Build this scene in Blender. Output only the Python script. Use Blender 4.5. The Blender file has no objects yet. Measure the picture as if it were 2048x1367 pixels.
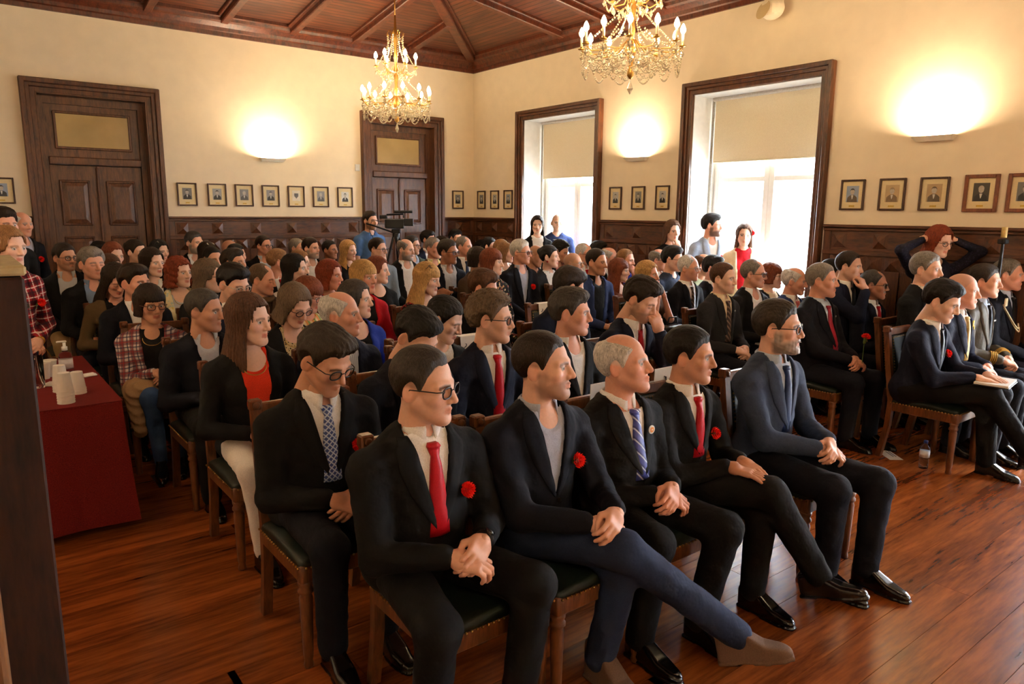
import bpy, math, random
import numpy as np
from mathutils import Matrix, Vector
random.seed(7); np.random.seed(7)
S = bpy.context.scene
COL = S.collection

# ------------------------------------------------------------------ camera
F_PX = 1438.27
CAM = np.array([-7.1186, -10.2750, 1.8])
RT = np.array([0.79102395, -0.61172746, 0.00840338])
UP = np.array([0.10255056, 0.14612444, 0.9839365])
FW = np.array([0.60312892, 0.77745557, -0.17832093])
cd = bpy.data.cameras.new('camera'); cam = bpy.data.objects.new('camera', cd); COL.objects.link(cam)
cd.sensor_width = 36.0; cd.lens = 36.0 * F_PX / 2048.0; cd.clip_start = 0.05; cd.clip_end = 200
M = Matrix.Identity(4)
for i in range(3):
    M[i][0] = RT[i]; M[i][1] = UP[i]; M[i][2] = -FW[i]; M[i][3] = CAM[i]
cam.matrix_world = M
S.camera = cam

def ray(x, y): return FW + RT * (x - 1024) / F_PX + UP * (683.5 - y) / F_PX
def at_z(x, y, z): d = ray(x, y); return CAM + d * (z - CAM[2]) / d[2]
def at_y(x, y, Y): d = ray(x, y); return CAM + d * (Y - CAM[1]) / d[1]
def at_x(x, y, X): d = ray(x, y); return CAM + d * (X - CAM[0]) / d[0]
def at_depth(x, y, t): return CAM + ray(x, y) * t

# ------------------------------------------------------------------ world, daylight, exposure
W = bpy.data.worlds.new('world'); S.world = W; W.use_nodes = True
bg = W.node_tree.nodes['Background']
bg.inputs[0].default_value = (0.86, 0.93, 1.0, 1); bg.inputs[1].default_value = 22.0
S.view_settings.view_transform = 'Standard'; S.view_settings.look = 'None'
S.view_settings.exposure = 0.6; S.view_settings.gamma = 1.0; S.view_settings.use_curve_mapping = False
WIN = [(1.228, 3.063), (4.441, 6.308), (8.45, 10.3), (11.6, 13.4)]   # windows of the right wall, metres from the corner
for a, b in WIN:                                                     # sky portals in the openings
    l = bpy.data.lights.new('portal', 'AREA'); l.shape = 'RECTANGLE'; l.size = b - a - .2; l.size_y = 3.1
    l.cycles.is_portal = True
    o = bpy.data.objects.new('window_portal', l); COL.objects.link(o)
    o.location = (.56, -(a + b) / 2, 1.6); o.rotation_euler = (math.pi / 2, 0, math.pi / 2)
LAMP = (1.0, .75, .49)

# ------------------------------------------------------------------ materials
def lin(c):
    return tuple((v / 255 / 12.92 if v / 255 <= .04045 else ((v / 255 + .055) / 1.055) ** 2.4) for v in c)
MATS = {}
class NT:
    def __init__(s, m):
        m.use_nodes = True; s.t = m.node_tree; s.b = s.t.nodes['Principled BSDF']
    def n(s, typ, **kw):
        x = s.t.nodes.new('ShaderNode' + typ)
        for k, v in kw.items(): setattr(x, k, v)
        return x
    def l(s, a, b): s.t.links.new(a, b)
    def coord(s, scale=(1, 1, 1), rot=(0, 0, 0), what='Object'):
        t = s.n('TexCoord'); m = s.n('Mapping'); m.inputs['Scale'].default_value = scale; m.inputs['Rotation'].default_value = rot
        s.l(t.outputs[what], m.inputs[0]); return m.outputs[0]
    def noise(s, vec, scale, detail=3, rough=.5):
        x = s.n('TexNoise'); x.inputs['Scale'].default_value = scale; x.inputs['Detail'].default_value = detail
        x.inputs['Roughness'].default_value = rough; s.l(vec, x.inputs['Vector']); return x.outputs['Fac']
    def ramp(s, fac, stops):
        r = s.n('ValToRGB'); e = r.color_ramp.elements
        while len(e) < len(stops): e.new(.5)
        for el, (p, c) in zip(e, stops): el.position = p; el.color = (*c, 1)
        s.l(fac, r.inputs[0]); return r.outputs[0]
    def bump(s, fac, strength=.2, dist=.01):
        b = s.n('Bump'); b.inputs['Strength'].default_value = strength; b.inputs['Distance'].default_value = dist
        s.l(fac, b.inputs['Height']); s.l(b.outputs[0], s.b.inputs['Normal'])
    def base(s, out): s.l(out, s.b.inputs['Base Color'])
    def math(s, op, a, b=None):
        m = s.n('Math', operation=op)
        for i, v in enumerate((a, b)):
            if v is None: continue
            if isinstance(v, (int, float)): m.inputs[i].default_value = v
            else: s.l(v, m.inputs[i])
        return m.outputs[0]
def newmat(name, rough=.6, spec=.5, metal=0.0):
    m = bpy.data.materials.new(name); t = NT(m)
    t.b.inputs['Roughness'].default_value = rough; t.b.inputs['Specular IOR Level'].default_value = spec; t.b.inputs['Metallic'].default_value = metal
    return m, t
def mplain(name, c, rough=.6, spec=.4, metal=0., bump=0, scale=60, var=.12):
    if name in MATS: return MATS[name]
    m, t = newmat(name, rough, spec, metal); c = lin(c)
    v = t.coord(); n = t.noise(v, scale, 3)
    lo = tuple(x * (1 - var) for x in c); hi = tuple(min(1, x * (1 + var)) for x in c)
    t.base(t.ramp(n, [(.3, lo), (.7, hi)]))
    if bump: t.bump(n, bump, .005)
    MATS[name] = m; return m
def mcloth(c, key=None, rough=.85, wr=.25):
    key = 'cloth_%d_%d_%d' % c if key is None else key
    if key in MATS: return MATS[key]
    m, t = newmat(key, rough, .2); cl = lin(c); v = t.coord()
    n = t.noise(v, 11, 3, .55); f = t.noise(v, 420, 1)
    lo = tuple(x * .85 for x in cl); hi = tuple(min(1, x * 1.12 + .002) for x in cl)
    t.base(t.ramp(f, [(.35, lo), (.65, hi)]))
    t.bump(n, wr * 1.6, .03)
    pass
    MATS[key] = m; return m
def mplaid(key, base, a, b, c, s=1.0):
    if key in MATS: return MATS[key]
    m, t = newmat(key, .85, .2); v = t.coord((1, 1, 1), (0, .12, .3))
    sx = t.n('SeparateXYZ'); t.l(v, sx.inputs[0])
    def stripes(o, per, duty, off=0):
        x = t.math('FRACT', t.math('ADD', t.math('MULTIPLY', o, 1 / per), off)); return t.math('LESS_THAN', x, duty)
    col = None
    def mix(prev, fac, color, amt):
        mx = t.n('Mix', data_type='RGBA'); f = t.math('MULTIPLY', fac, amt); t.l(f, mx.inputs[0])
        if isinstance(prev, tuple): mx.inputs[6].default_value = (*lin(prev), 1)
        else: t.l(prev, mx.inputs[6])
        mx.inputs[7].default_value = (*lin(color), 1); return mx.outputs[2]
    p = .075 * s
    col = mix(base, stripes(sx.outputs[0], p, .45), a, .75); col = mix(col, stripes(sx.outputs[2], p, .45), a, .75)
    col = mix(col, stripes(sx.outputs[0], p, .12, .3), b, .8); col = mix(col, stripes(sx.outputs[2], p, .12, .3), b, .8)
    col = mix(col, stripes(sx.outputs[0], p, .07, .75), c, .8); col = mix(col, stripes(sx.outputs[2], p, .07, .75), c, .8)
    t.base(col); MATS[key] = m; return m
def mspots(key, base, spots, scale=28, size=.35):
    if key in MATS: return MATS[key]
    m, t = newmat(key, .8, .2); v = t.coord()
    w = t.n('TexVoronoi'); w.inputs['Scale'].default_value = scale; t.l(v, w.inputs['Vector'])
    fac = t.math('LESS_THAN', w.outputs['Distance'], size)
    s = t.n('SeparateColor'); t.l(w.outputs['Color'], s.inputs[0])
    st = [(i / len(spots), lin(c)) for i, c in enumerate(spots)]
    r = t.n('ValToRGB'); r.color_ramp.interpolation = 'CONSTANT'; e = r.color_ramp.elements
    while len(e) < len(st): e.new(.5)
    for el, (pp, c) in zip(e, st): el.position = pp; el.color = (*c, 1)
    t.l(s.outputs[0], r.inputs[0])
    mx = t.n('Mix', data_type='RGBA'); t.l(fac, mx.inputs[0]); mx.inputs[6].default_value = (*lin(base), 1); t.l(r.outputs[0], mx.inputs[7])
    t.base(mx.outputs[2]); MATS[key] = m; return m
def mstripe(key, a, b, per=.03, duty=.5, rot=.7, axis=0, rough=.45, c=None):
    if key in MATS: return MATS[key]
    m, t = newmat(key, rough, .4); v = t.coord((1, 1, 1), (0, rot, 0)); sx = t.n('SeparateXYZ'); t.l(v, sx.inputs[0])
    x = t.math('FRACT', t.math('MULTIPLY', sx.outputs[axis], 1 / per))
    st = [(0, lin(a)), (duty, lin(b))] + ([(duty + (1 - duty) * .45, lin(c))] if c else [])
    r = t.n('ValToRGB'); r.color_ramp.interpolation = 'CONSTANT'; e = r.color_ramp.elements
    while len(e) < len(st): e.new(.5)
    for el, (pp, cc) in zip(e, st): el.position = pp; el.color = (*cc, 1)
    t.l(x, r.inputs[0]); t.base(r.outputs[0]); MATS[key] = m; return m
def mlattice(key, a, b, per=.017):
    if key in MATS: return MATS[key]
    m, t = newmat(key, .45, .4); v = t.coord((1, 1, 1), (0, .78, 0)); sx = t.n('SeparateXYZ'); t.l(v, sx.inputs[0])
    x = t.math('LESS_THAN', t.math('FRACT', t.math('MULTIPLY', sx.outputs[0], 1 / per)), .28)
    z = t.math('LESS_THAN', t.math('FRACT', t.math('MULTIPLY', sx.outputs[2], 1 / per)), .28)
    f = t.math('MAXIMUM', x, z); mx = t.n('Mix', data_type='RGBA'); t.l(f, mx.inputs[0])
    mx.inputs[6].default_value = (*lin(a), 1); mx.inputs[7].default_value = (*lin(b), 1); t.base(mx.outputs[2])
    MATS[key] = m; return m
def mwood(key, dark, light, rough=.35, scale=(3, 3, 30), nscale=2.2, bump=.08, what='Object', spec=.5, knots=False, perobj=0):
    """grain runs along the axis with the SMALL scale value"""
    if key in MATS: return MATS[key]
    m, t = newmat(key, rough, spec); v = t.coord(scale, what=what)
    if perobj:
        oi = t.n('ObjectInfo'); ad = t.n('VectorMath', operation='ADD'); sc = t.n('VectorMath', operation='SCALE')
        cx = t.n('CombineXYZ'); t.l(oi.outputs['Random'], cx.inputs[0]); t.l(oi.outputs['Random'], cx.inputs[1]); t.l(oi.outputs['Random'], cx.inputs[2])
        t.l(cx.outputs[0], sc.inputs[0]); sc.inputs['Scale'].default_value = 57; t.l(v, ad.inputs[0]); t.l(sc.outputs[0], ad.inputs[1]); v = ad.outputs[0]
    n = t.noise(v, nscale, 5, .62); n2 = t.noise(v, nscale * 4, 3, .6)
    f = t.math('ADD', t.math('MULTIPLY', n, .7), t.math('MULTIPLY', n2, .3))
    d, l = lin(dark), lin(light); mid = tuple((x + y) / 2 for x, y in zip(d, l))
    c = t.ramp(f, [(.33, d), (.5, mid), (.68, l)])
    if perobj:
        hs = t.n('HueSaturation'); t.l(c, hs.inputs['Color'])
        mr = t.n('MapRange'); mr.inputs['To Min'].default_value = 1 - perobj; mr.inputs['To Max'].default_value = 1 + perobj
        t.l(oi.outputs['Random'], mr.inputs[0]); t.l(mr.outputs[0], hs.inputs['Value']); c = hs.outputs[0]
    if knots:
        co = t.n('TexCoord'); mp = t.n('Mapping'); mp.inputs['Scale'].default_value = (5, 14, 5); t.l(co.outputs['Object'], mp.inputs[0])
        ad2 = t.n('VectorMath', operation='ADD'); t.l(mp.outputs[0], ad2.inputs[0]); t.l(sc.outputs[0], ad2.inputs[1])
        k = t.ramp(t.noise(ad2.outputs[0], 1.0, 1, .4), [(.815, (1, 1, 1)), (.85, (.25, .17, .12))])
        mx = t.n('Mix', data_type='RGBA', blend_type='MULTIPLY'); mx.inputs[0].default_value = .8; t.l(c, mx.inputs[6]); t.l(k, mx.inputs[7]); c = mx.outputs[2]
        rr = t.noise(t.coord((1, 1, 1), what='Object'), 3, 4); r2 = t.n('MapRange'); t.l(rr, r2.inputs[0])
        r2.inputs['From Min'].default_value = .3; r2.inputs['From Max'].default_value = .7; r2.inputs['To Min'].default_value = rough * .7; r2.inputs['To Max'].default_value = rough * 1.5
        r2.inputs['To Min'].default_value = rough * .9
        if False: t.l(r2.outputs[0], t.b.inputs['Roughness'])
    t.base(c)
    if bump: t.bump(n2, bump, .004)
    MATS[key] = m; return m
def memit(key, c, s):
    if key in MATS: return MATS[key]
    m, t = newmat(key, .5); t.b.inputs['Base Color'].default_value = (*lin(c), 1)
    t.b.inputs['Emission Color'].default_value = (*lin(c), 1); t.b.inputs['Emission Strength'].default_value = s
    MATS[key] = m; return m
def mglass(key, c=(255, 255, 255), rough=.02, ior=1.45, alpha=None):
    if key in MATS: return MATS[key]
    m, t = newmat(key, rough, .5); t.b.inputs['Base Color'].default_value = (*lin(c), 1)
    t.b.inputs['Transmission Weight'].default_value = 1; t.b.inputs['IOR'].default_value = ior
    if alpha is not None: t.b.inputs['Alpha'].default_value = alpha
    MATS[key] = m; return m

# ------------------------------------------------------------------ mesh helpers
def raw(name, V, Q, mat=None, parent=None, smooth=True, col=None, mi=None):
    """V (n,3) array, Q list of polygons or (m,4) array"""
    me = bpy.data.meshes.new(name); V = np.asarray(V, np.float32)
    if isinstance(Q, np.ndarray):
        me.vertices.add(len(V)); me.vertices.foreach_set('co', V.ravel())
        me.loops.add(Q.size); me.loops.foreach_set('vertex_index', Q.astype(np.int32).ravel())
        me.polygons.add(len(Q)); me.polygons.foreach_set('loop_start', np.arange(0, Q.size, Q.shape[1], dtype=np.int32))
        me.update(calc_edges=True)
    else:
        me.from_pydata(V.tolist(), [], Q); me.update()
    me.polygons.foreach_set('use_smooth', np.full(len(me.polygons), bool(smooth)))
    if col is not None:
        a = me.color_attributes.new('Col', 'FLOAT_COLOR', 'POINT')
        a.data.foreach_set('color', np.hstack([col, np.ones((len(col), 1))]).astype(np.float32).ravel())
    if mat is not None:
        for x in (mat if isinstance(mat, list) else [mat]): me.materials.append(x)
    if mi is not None: me.polygons.foreach_set('material_index', np.asarray(mi, np.int32))
    return link(name, me, parent)
def link(name, me, parent=None):
    o = bpy.data.objects.new(name, me); COL.objects.link(o)
    if parent is not None: o.parent = parent
    return o
def empty(name, loc=(0, 0, 0), rz=0.0):
    o = bpy.data.objects.new(name, None); COL.objects.link(o); o.location = loc; o.rotation_euler = (0, 0, rz)
    o.empty_display_size = .1; return o
def tag(o, label=None, cat=None, group=None, kind=None):
    if label: o['label'] = label
    if cat: o['category'] = cat
    if group: o['group'] = group
    if kind: o['kind'] = kind
    return o
def copy_tree(o, parent=None):
    c = o.copy(); COL.objects.link(c); c.parent = parent
    for ch in list(o.children): copy_tree(ch, c)
    return c
class MB:
    def __init__(s): s.v = []; s.f = []
    def add(s, vs, fs):
        n = len(s.v); s.v += [tuple(map(float, v)) for v in vs]; s.f += [[i + n for i in f] for f in fs]; return s
    def box(s, c, d, rz=0, bev=0):
        x, y, z = d[0] / 2, d[1] / 2, d[2] / 2; vs = []
        if bev:
            b = min(bev, x * .9, y * .9, z * .9)
            ca, sa = math.cos(rz), math.sin(rz); base = len(s.v)
            pts = []
            for sx in (-1, 1):
                for sy in (-1, 1):
                    for sz in (-1, 1):
                        pts += [(sx * x, sy * (y - b), sz * (z - b)), (sx * (x - b), sy * y, sz * (z - b)), (sx * (x - b), sy * (y - b), sz * z)]
            idx = lambda sx, sy, sz, k: ((sx > 0) * 4 + (sy > 0) * 2 + (sz > 0)) * 3 + k
            fs = []
            for sx in (-1, 1): fs.append([idx(sx, -1, -1, 0), idx(sx, 1, -1, 0), idx(sx, 1, 1, 0), idx(sx, -1, 1, 0)][::sx])
            for sy in (-1, 1): fs.append([idx(-1, sy, -1, 1), idx(1, sy, -1, 1), idx(1, sy, 1, 1), idx(-1, sy, 1, 1)][::-sy])
            for sz in (-1, 1): fs.append([idx(-1, -1, sz, 2), idx(1, -1, sz, 2), idx(1, 1, sz, 2), idx(-1, 1, sz, 2)][::sz])
            for sx in (-1, 1):
                for sy in (-1, 1): fs.append([idx(sx, sy, -1, 0), idx(sx, sy, -1, 1), idx(sx, sy, 1, 1), idx(sx, sy, 1, 0)][::sx * sy])
                for sz in (-1, 1): fs.append([idx(sx, -1, sz, 0), idx(sx, -1, sz, 2), idx(sx, 1, sz, 2), idx(sx, 1, sz, 0)][::-sx * sz])
            for sy in (-1, 1):
                for sz in (-1, 1): fs.append([idx(-1, sy, sz, 1), idx(-1, sy, sz, 2), idx(1, sy, sz, 2), idx(1, sy, sz, 1)][::sy * sz])
            for sx in (-1, 1):
                for sy in (-1, 1):
                    for sz in (-1, 1): fs.append([idx(sx, sy, sz, 0), idx(sx, sy, sz, 1), idx(sx, sy, sz, 2)][::sx * sy * sz])
            s.add([(c[0] + p[0] * ca - p[1] * sa, c[1] + p[0] * sa + p[1] * ca, c[2] + p[2]) for p in pts], fs); return s
        ca, sa = math.cos(rz), math.sin(rz)
        for px, py, pz in [(-x, -y, -z), (x, -y, -z), (x, y, -z), (-x, y, -z), (-x, -y, z), (x, -y, z), (x, y, z), (-x, y, z)]:
            vs.append((c[0] + px * ca - py * sa, c[1] + px * sa + py * ca, c[2] + pz))
        s.add(vs, [[3, 2, 1, 0], [4, 5, 6, 7], [0, 1, 5, 4], [1, 2, 6, 5], [2, 3, 7, 6], [3, 0, 4, 7]]); return s
    def lathe(s, prof, c=(0, 0, 0), n=16, axis=None, sx=1, sy=1):
        vs = []; fs = []
        for r, z in prof:
            for k in range(n):
                a = 2 * math.pi * k / n; vs.append((c[0] + r * sx * math.cos(a), c[1] + r * sy * math.sin(a), c[2] + z))
        for i in range(len(prof) - 1):
            for k in range(n):
                fs.append([i * n + k, i * n + (k + 1) % n, (i + 1) * n + (k + 1) % n, (i + 1) * n + k])
        fs.append(list(range(n))[::-1]); fs.append([(len(prof) - 1) * n + k for k in range(n)])
        s.add(vs, fs); return s
    def tube(s, pts, r, n=8, closed=False, rs=None):
        pts = [np.array(p, float) for p in pts]; m = len(pts); vs = []; fs = []
        up = np.array([0, 0, 1.]); prev = None
        for i, p in enumerate(pts):
            t = (pts[(i + 1) % m] - pts[i - 1]) if closed else (pts[min(i + 1, m - 1)] - pts[max(i - 1, 0)])
            t = t / (np.linalg.norm(t) + 1e-12)
            if prev is None:
                u = up if abs(t @ up) < .9 else np.array([1., 0, 0])
            else: u = prev
            a = u - t * (u @ t); a /= np.linalg.norm(a) + 1e-12; b = np.cross(t, a); prev = a
            rr = rs[i] if rs is not None else r
            for k in range(n):
                an = 2 * math.pi * k / n; vs.append(p + rr * (a * math.cos(an) + b * math.sin(an)))
        for i in range(m if closed else m - 1):
            j = (i + 1) % m
            for k in range(n): fs.append([i * n + k, i * n + (k + 1) % n, j * n + (k + 1) % n, j * n + k])
        if not closed: fs.append(list(range(n))[::-1]); fs.append([(m - 1) * n + k for k in range(n)])
        s.add(vs, fs); return s
    def ball(s, c, r, n=8, m=5, sx=1, sy=1, sz=1):
        prof = [(max(1e-4, r * math.sin(math.pi * i / m)), -r * sz * math.cos(math.pi * i / m)) for i in range(m + 1)]
        return s.lathe(prof, c, n, sx=sx, sy=sy)
    def quad(s, a, b, c, d): s.add([a, b, c, d], [[0, 1, 2, 3]]); return s
    def prism(s, poly, y0, y1):
        """poly of (x,z) extruded along y"""
        n = len(poly); vs = [(x, y0, z) for x, z in poly] + [(x, y1, z) for x, z in poly]
        s.add(vs, [list(range(n)), list(range(n, 2 * n))[::-1]] + [[i, i + n, (i + 1) % n + n, (i + 1) % n] for i in range(n)]); return s
    def xform(s, M):
        s.v = [tuple(M @ Vector(v)) for v in s.v]; return s
    def build(s, name, mat, parent=None, smooth=False):
        return raw(name, np.array(s.v), s.f, mat, parent, smooth)

# ------------------------------------------------------------------ signed distance modelling
def snet(F, lo, h):
    s = F < 0
    nx, ny, nz = F.shape
    c = np.zeros((nx - 1, ny - 1, nz - 1), np.int8)
    for dx in (0, 1):
        for dy in (0, 1):
            for dz in (0, 1): c += s[dx:nx - 1 + dx, dy:ny - 1 + dy, dz:nz - 1 + dz]
    I = np.argwhere((c > 0) & (c < 8))
    if len(I) == 0: return np.zeros((0, 3)), np.zeros((0, 4), int)
    corners = [(a, b, d) for a in (0, 1) for b in (0, 1) for d in (0, 1)]
    val = np.stack([F[I[:, 0] + a, I[:, 1] + b, I[:, 2] + d] for a, b, d in corners], 1)
    acc = np.zeros((len(I), 3)); cnt = np.zeros(len(I))
    for i, p in enumerate(corners):
        for j in range(i + 1, 8):
            q = corners[j]
            if sum(abs(p[k] - q[k]) for k in range(3)) != 1: continue
            a, b = val[:, i], val[:, j]; m = (a < 0) != (b < 0)
            t = np.where(m, a / (a - b + 1e-20), 0)
            for k in range(3): acc[:, k] += np.where(m, p[k] + (q[k] - p[k]) * t, 0)
            cnt += m
    V = (I + acc / cnt[:, None]) * h + lo
    idx = -np.ones(c.shape, np.int64); idx[I[:, 0], I[:, 1], I[:, 2]] = np.arange(len(I))
    Q = []
    for ax in range(3):
        o1, o2 = (ax + 1) % 3, (ax + 2) % 3
        sl = [slice(None)] * 3; sl[ax] = slice(0, -1); sr = [slice(None)] * 3; sr[ax] = slice(1, None)
        A, B = s[tuple(sl)], s[tuple(sr)]
        E = np.argwhere(A != B)
        m = (E[:, o1] > 0) & (E[:, o2] > 0) & (E[:, o1] < F.shape[o1] - 1) & (E[:, o2] < F.shape[o2] - 1)
        E = E[m]
        if len(E) == 0: continue
        inside = A[E[:, 0], E[:, 1], E[:, 2]]
        def g(d1, d2):
            e = E.copy(); e[:, o1] += d1; e[:, o2] += d2; return idx[e[:, 0], e[:, 1], e[:, 2]]
        q = np.stack([g(-1, -1), g(0, -1), g(0, 0), g(-1, 0)], 1)
        q[~inside] = q[~inside][:, ::-1]
        Q.append(q)
    return V, np.concatenate(Q)
def sdf_mesh(f, lo, hi, h, B=6):
    lo = np.array(lo, float); hi = np.array(hi, float)
    nb = np.maximum(1, np.ceil((hi - lo) / (h * B)).astype(int))
    n = nb * B
    cx = [lo[i] + (np.arange(nb[i]) + .5) * B * h for i in range(3)]
    G = np.meshgrid(*cx, indexing='ij')
    Fc = f(*[g.ravel() for g in G]).reshape(nb)
    act = np.abs(Fc) < B * h * .87 * 1.45 + .012
    F = np.repeat(np.repeat(np.repeat(Fc, B, 0), B, 1), B, 2).astype(np.float64)
    A = np.argwhere(act)
    if len(A) == 0: return np.zeros((0, 3)), np.zeros((0, 4), int)
    r = np.arange(B); L = np.stack(np.meshgrid(r, r, r, indexing='ij'), -1).reshape(-1, 3)
    I = (A[:, None, :] * B + L[None]).reshape(-1, 3)
    P = lo + I * h
    F[I[:, 0], I[:, 1], I[:, 2]] = f(P[:, 0], P[:, 1], P[:, 2])
    return snet(F, lo, h)
def smin(a, b, k):
    h = np.clip(.5 + .5 * (b - a) / k, 0, 1); return b + (a - b) * h - k * h * (1 - h)
def smax(a, b, k): return -smin(-a, -b, k)
def ell(X, Y, Z, c, r):
    x, y, z = X - c[0], Y - c[1], Z - c[2]
    k0 = np.sqrt((x / r[0]) ** 2 + (y / r[1]) ** 2 + (z / r[2]) ** 2)
    k1 = np.sqrt((x / r[0] ** 2) ** 2 + (y / r[1] ** 2) ** 2 + (z / r[2] ** 2) ** 2) + 1e-9
    return k0 * (k0 - 1) / k1
def sph(X, Y, Z, c, r): return np.sqrt((X - c[0]) ** 2 + (Y - c[1]) ** 2 + (Z - c[2]) ** 2) - r
def cap(X, Y, Z, a, b, ra, rb):
    ba = [b[i] - a[i] for i in range(3)]; L = sum(x * x for x in ba) + 1e-12
    t = np.clip(((X - a[0]) * ba[0] + (Y - a[1]) * ba[1] + (Z - a[2]) * ba[2]) / L, 0, 1)
    return np.sqrt((X - a[0] - t * ba[0]) ** 2 + (Y - a[1] - t * ba[1]) ** 2 + (Z - a[2] - t * ba[2]) ** 2) - (ra + (rb - ra) * t)
def rbox(X, Y, Z, c, d, r):
    qx, qy, qz = np.abs(X - c[0]) - d[0] + r, np.abs(Y - c[1]) - d[1] + r, np.abs(Z - c[2]) - d[2] + r
    return np.sqrt(np.maximum(qx, 0) ** 2 + np.maximum(qy, 0) ** 2 + np.maximum(qz, 0) ** 2) + np.minimum(np.maximum(qx, np.maximum(qy, qz)), 0) - r
def wob(X, Y, Z, s, seed=0):
    a = seed * 1.7
    return (np.sin(X * s + a) * np.cos(Y * s * .9 + a * 2) + np.sin(Z * s * 1.1 - a + X * s * .5) * np.cos(X * s * .7 + Y * s * .6)) * .5

# ================================================================== THE ROOM
XL, YF = -9.2, -13.6          # far-left wall and the wall behind the camera
ZC, ZD, ZW, ZT = 4.03, 3.273, 1.70, 3.301
M_plaster = mplain('cream_plaster', (240, 224, 197), .9, .15, bump=.05, scale=6, var=.03)
M_reveal = mplain('white_reveal', (236, 234, 228), .85, .2, scale=12, var=.04)
M_wood = mwood('walnut_wood', (44, 22, 12), (104, 60, 32), .42, (6, 6, 1.2), 3.0)
M_woodh = mwood('walnut_wood_horizontal', (44, 22, 12), (104, 60, 32), .42, (1.2, 6, 6), 3.0)
M_wood2 = mwood('door_wood', (52, 28, 16), (112, 70, 42), .4, (7, 7, 1.1), 3.0)
M_ceil = mwood('ceiling_beam_wood', (46, 19, 10), (108, 52, 28), .38, (5, 5, 1.5), 2.5)
def mboards(key, axis):
    m, t = newmat(key, .42, .45); sc = [4, 4, 4]; sc[1 - axis] = .5
    v = t.coord(tuple(sc)); n = t.noise(v, 3, 5, .6); c = t.ramp(n, [(.3, lin((50, 23, 13))), (.7, lin((112, 58, 33)))])
    sx = t.n('SeparateXYZ'); t.l(t.coord(), sx.inputs[0])
    fr = t.math('FRACT', t.math('MULTIPLY', sx.outputs[axis], 1 / .085))
    g = t.math('LESS_THAN', fr, .16)
    mx = t.n('Mix', data_type='RGBA'); t.l(g, mx.inputs[0]); t.l(c, mx.inputs[6]); mx.inputs[7].default_value = (*lin((32, 14, 8)), 1)
    t.base(mx.outputs[2]); t.bump(t.math('SUBTRACT', 1, g), .6, .01); return m

# ---- floor of pine planks
fl = MB().box(((XL) / 2, YF / 2, -.06), (-XL + .2, -YF + .2, .06)).build('floor', mplain('subfloor', (40, 22, 12), .8))
tag(fl, kind='structure')
M_floor = mwood('pine_floor', (86, 39, 15), (164, 88, 38), .25, (.5, 4.5, 4.5), 2.2, 0, knots=True, perobj=.16, spec=.5)
pl_mesh = {}
rows = int(-YF / .172) + 1; npl = 0
for r in range(rows):
    y = -r * .172 - .086; x = XL + random.uniform(-1.6, 0); first = True
    if y < YF: break
    while x < 0:
        L = random.choice((2.6, 3.1, 3.6, 4.2, 4.8)); x0 = max(x, XL); x1 = min(x + L, 0.0); ln = round((x1 - x0), 1)
        if ln > .15:
            if ln not in pl_mesh:
                pl_mesh[ln] = MB().box((0, 0, -.0125), (ln - .003, .1702, .025))
                tmp = pl_mesh[ln].build('plank', M_floor); pl_mesh[ln] = tmp.data; bpy.data.objects.remove(tmp)
            o = link('plank', pl_mesh[ln], fl); o.location = (x0 + ln / 2, y, 0); npl += 1
        x += L

# ---- walls with openings
def wall(name, u0, u1, z0, z1, holes, thick, loc, rz, mat):
    us = sorted({u0, u1, *[h[0] for h in holes], *[h[1] for h in holes]}); zs = sorted({z0, z1, *[h[2] for h in holes], *[h[3] for h in holes]})
    m = MB(); solid = lambda i, j: 0 <= i < len(us) - 1 and 0 <= j < len(zs) - 1 and not any(h[0] <= us[i] < h[1] and h[2] <= zs[j] < h[3] for h in holes)
    for i in range(len(us) - 1):
        for j in range(len(zs) - 1):
            if not solid(i, j): continue
            a, b, c, d = us[i], us[i + 1], zs[j], zs[j + 1]
            m.quad((a, 0, c), (b, 0, c), (b, 0, d), (a, 0, d)); m.quad((b, thick, c), (a, thick, c), (a, thick, d), (b, thick, d))
            if not solid(i - 1, j): m.quad((a, thick, c), (a, 0, c), (a, 0, d), (a, thick, d))
            if not solid(i + 1, j): m.quad((b, 0, c), (b, thick, c), (b, thick, d), (b, 0, d))
            if not solid(i, j - 1): m.quad((a, thick, c), (b, thick, c), (b, 0, c), (a, 0, c))
            if not solid(i, j + 1): m.quad((a, 0, d), (b, 0, d), (b, thick, d), (a, thick, d))
    o = m.build(name, mat); o.location = loc; o.rotation_euler = (0, 0, rz); return tag(o, kind='structure')
D1 = (-6.328, -4.852); D2 = (-2.075, -.629); CW = .155
bw = wall('wall_back', XL, .6, -.1, 5.4, [(a + CW, b - CW, -.1, ZD - CW) for a, b in (D1, D2)], .35, (0, 0, 0), 0, M_plaster)
rw = wall('wall_right', 0, -YF, -.1, 5.4, [(a + .13, b - .13, .02, ZT - .13) for a, b in WIN], .5, (0, 0, 0), -math.pi / 2, M_plaster)
wall('wall_left', YF, 0, -.1, 5.4, [], .3, (XL, 0, 0), math.pi / 2, M_plaster)
wall('wall_front', 0, -XL + .5, -.1, 5.4, [], .3, (.5, YF, 0), math.pi, M_plaster)

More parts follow.
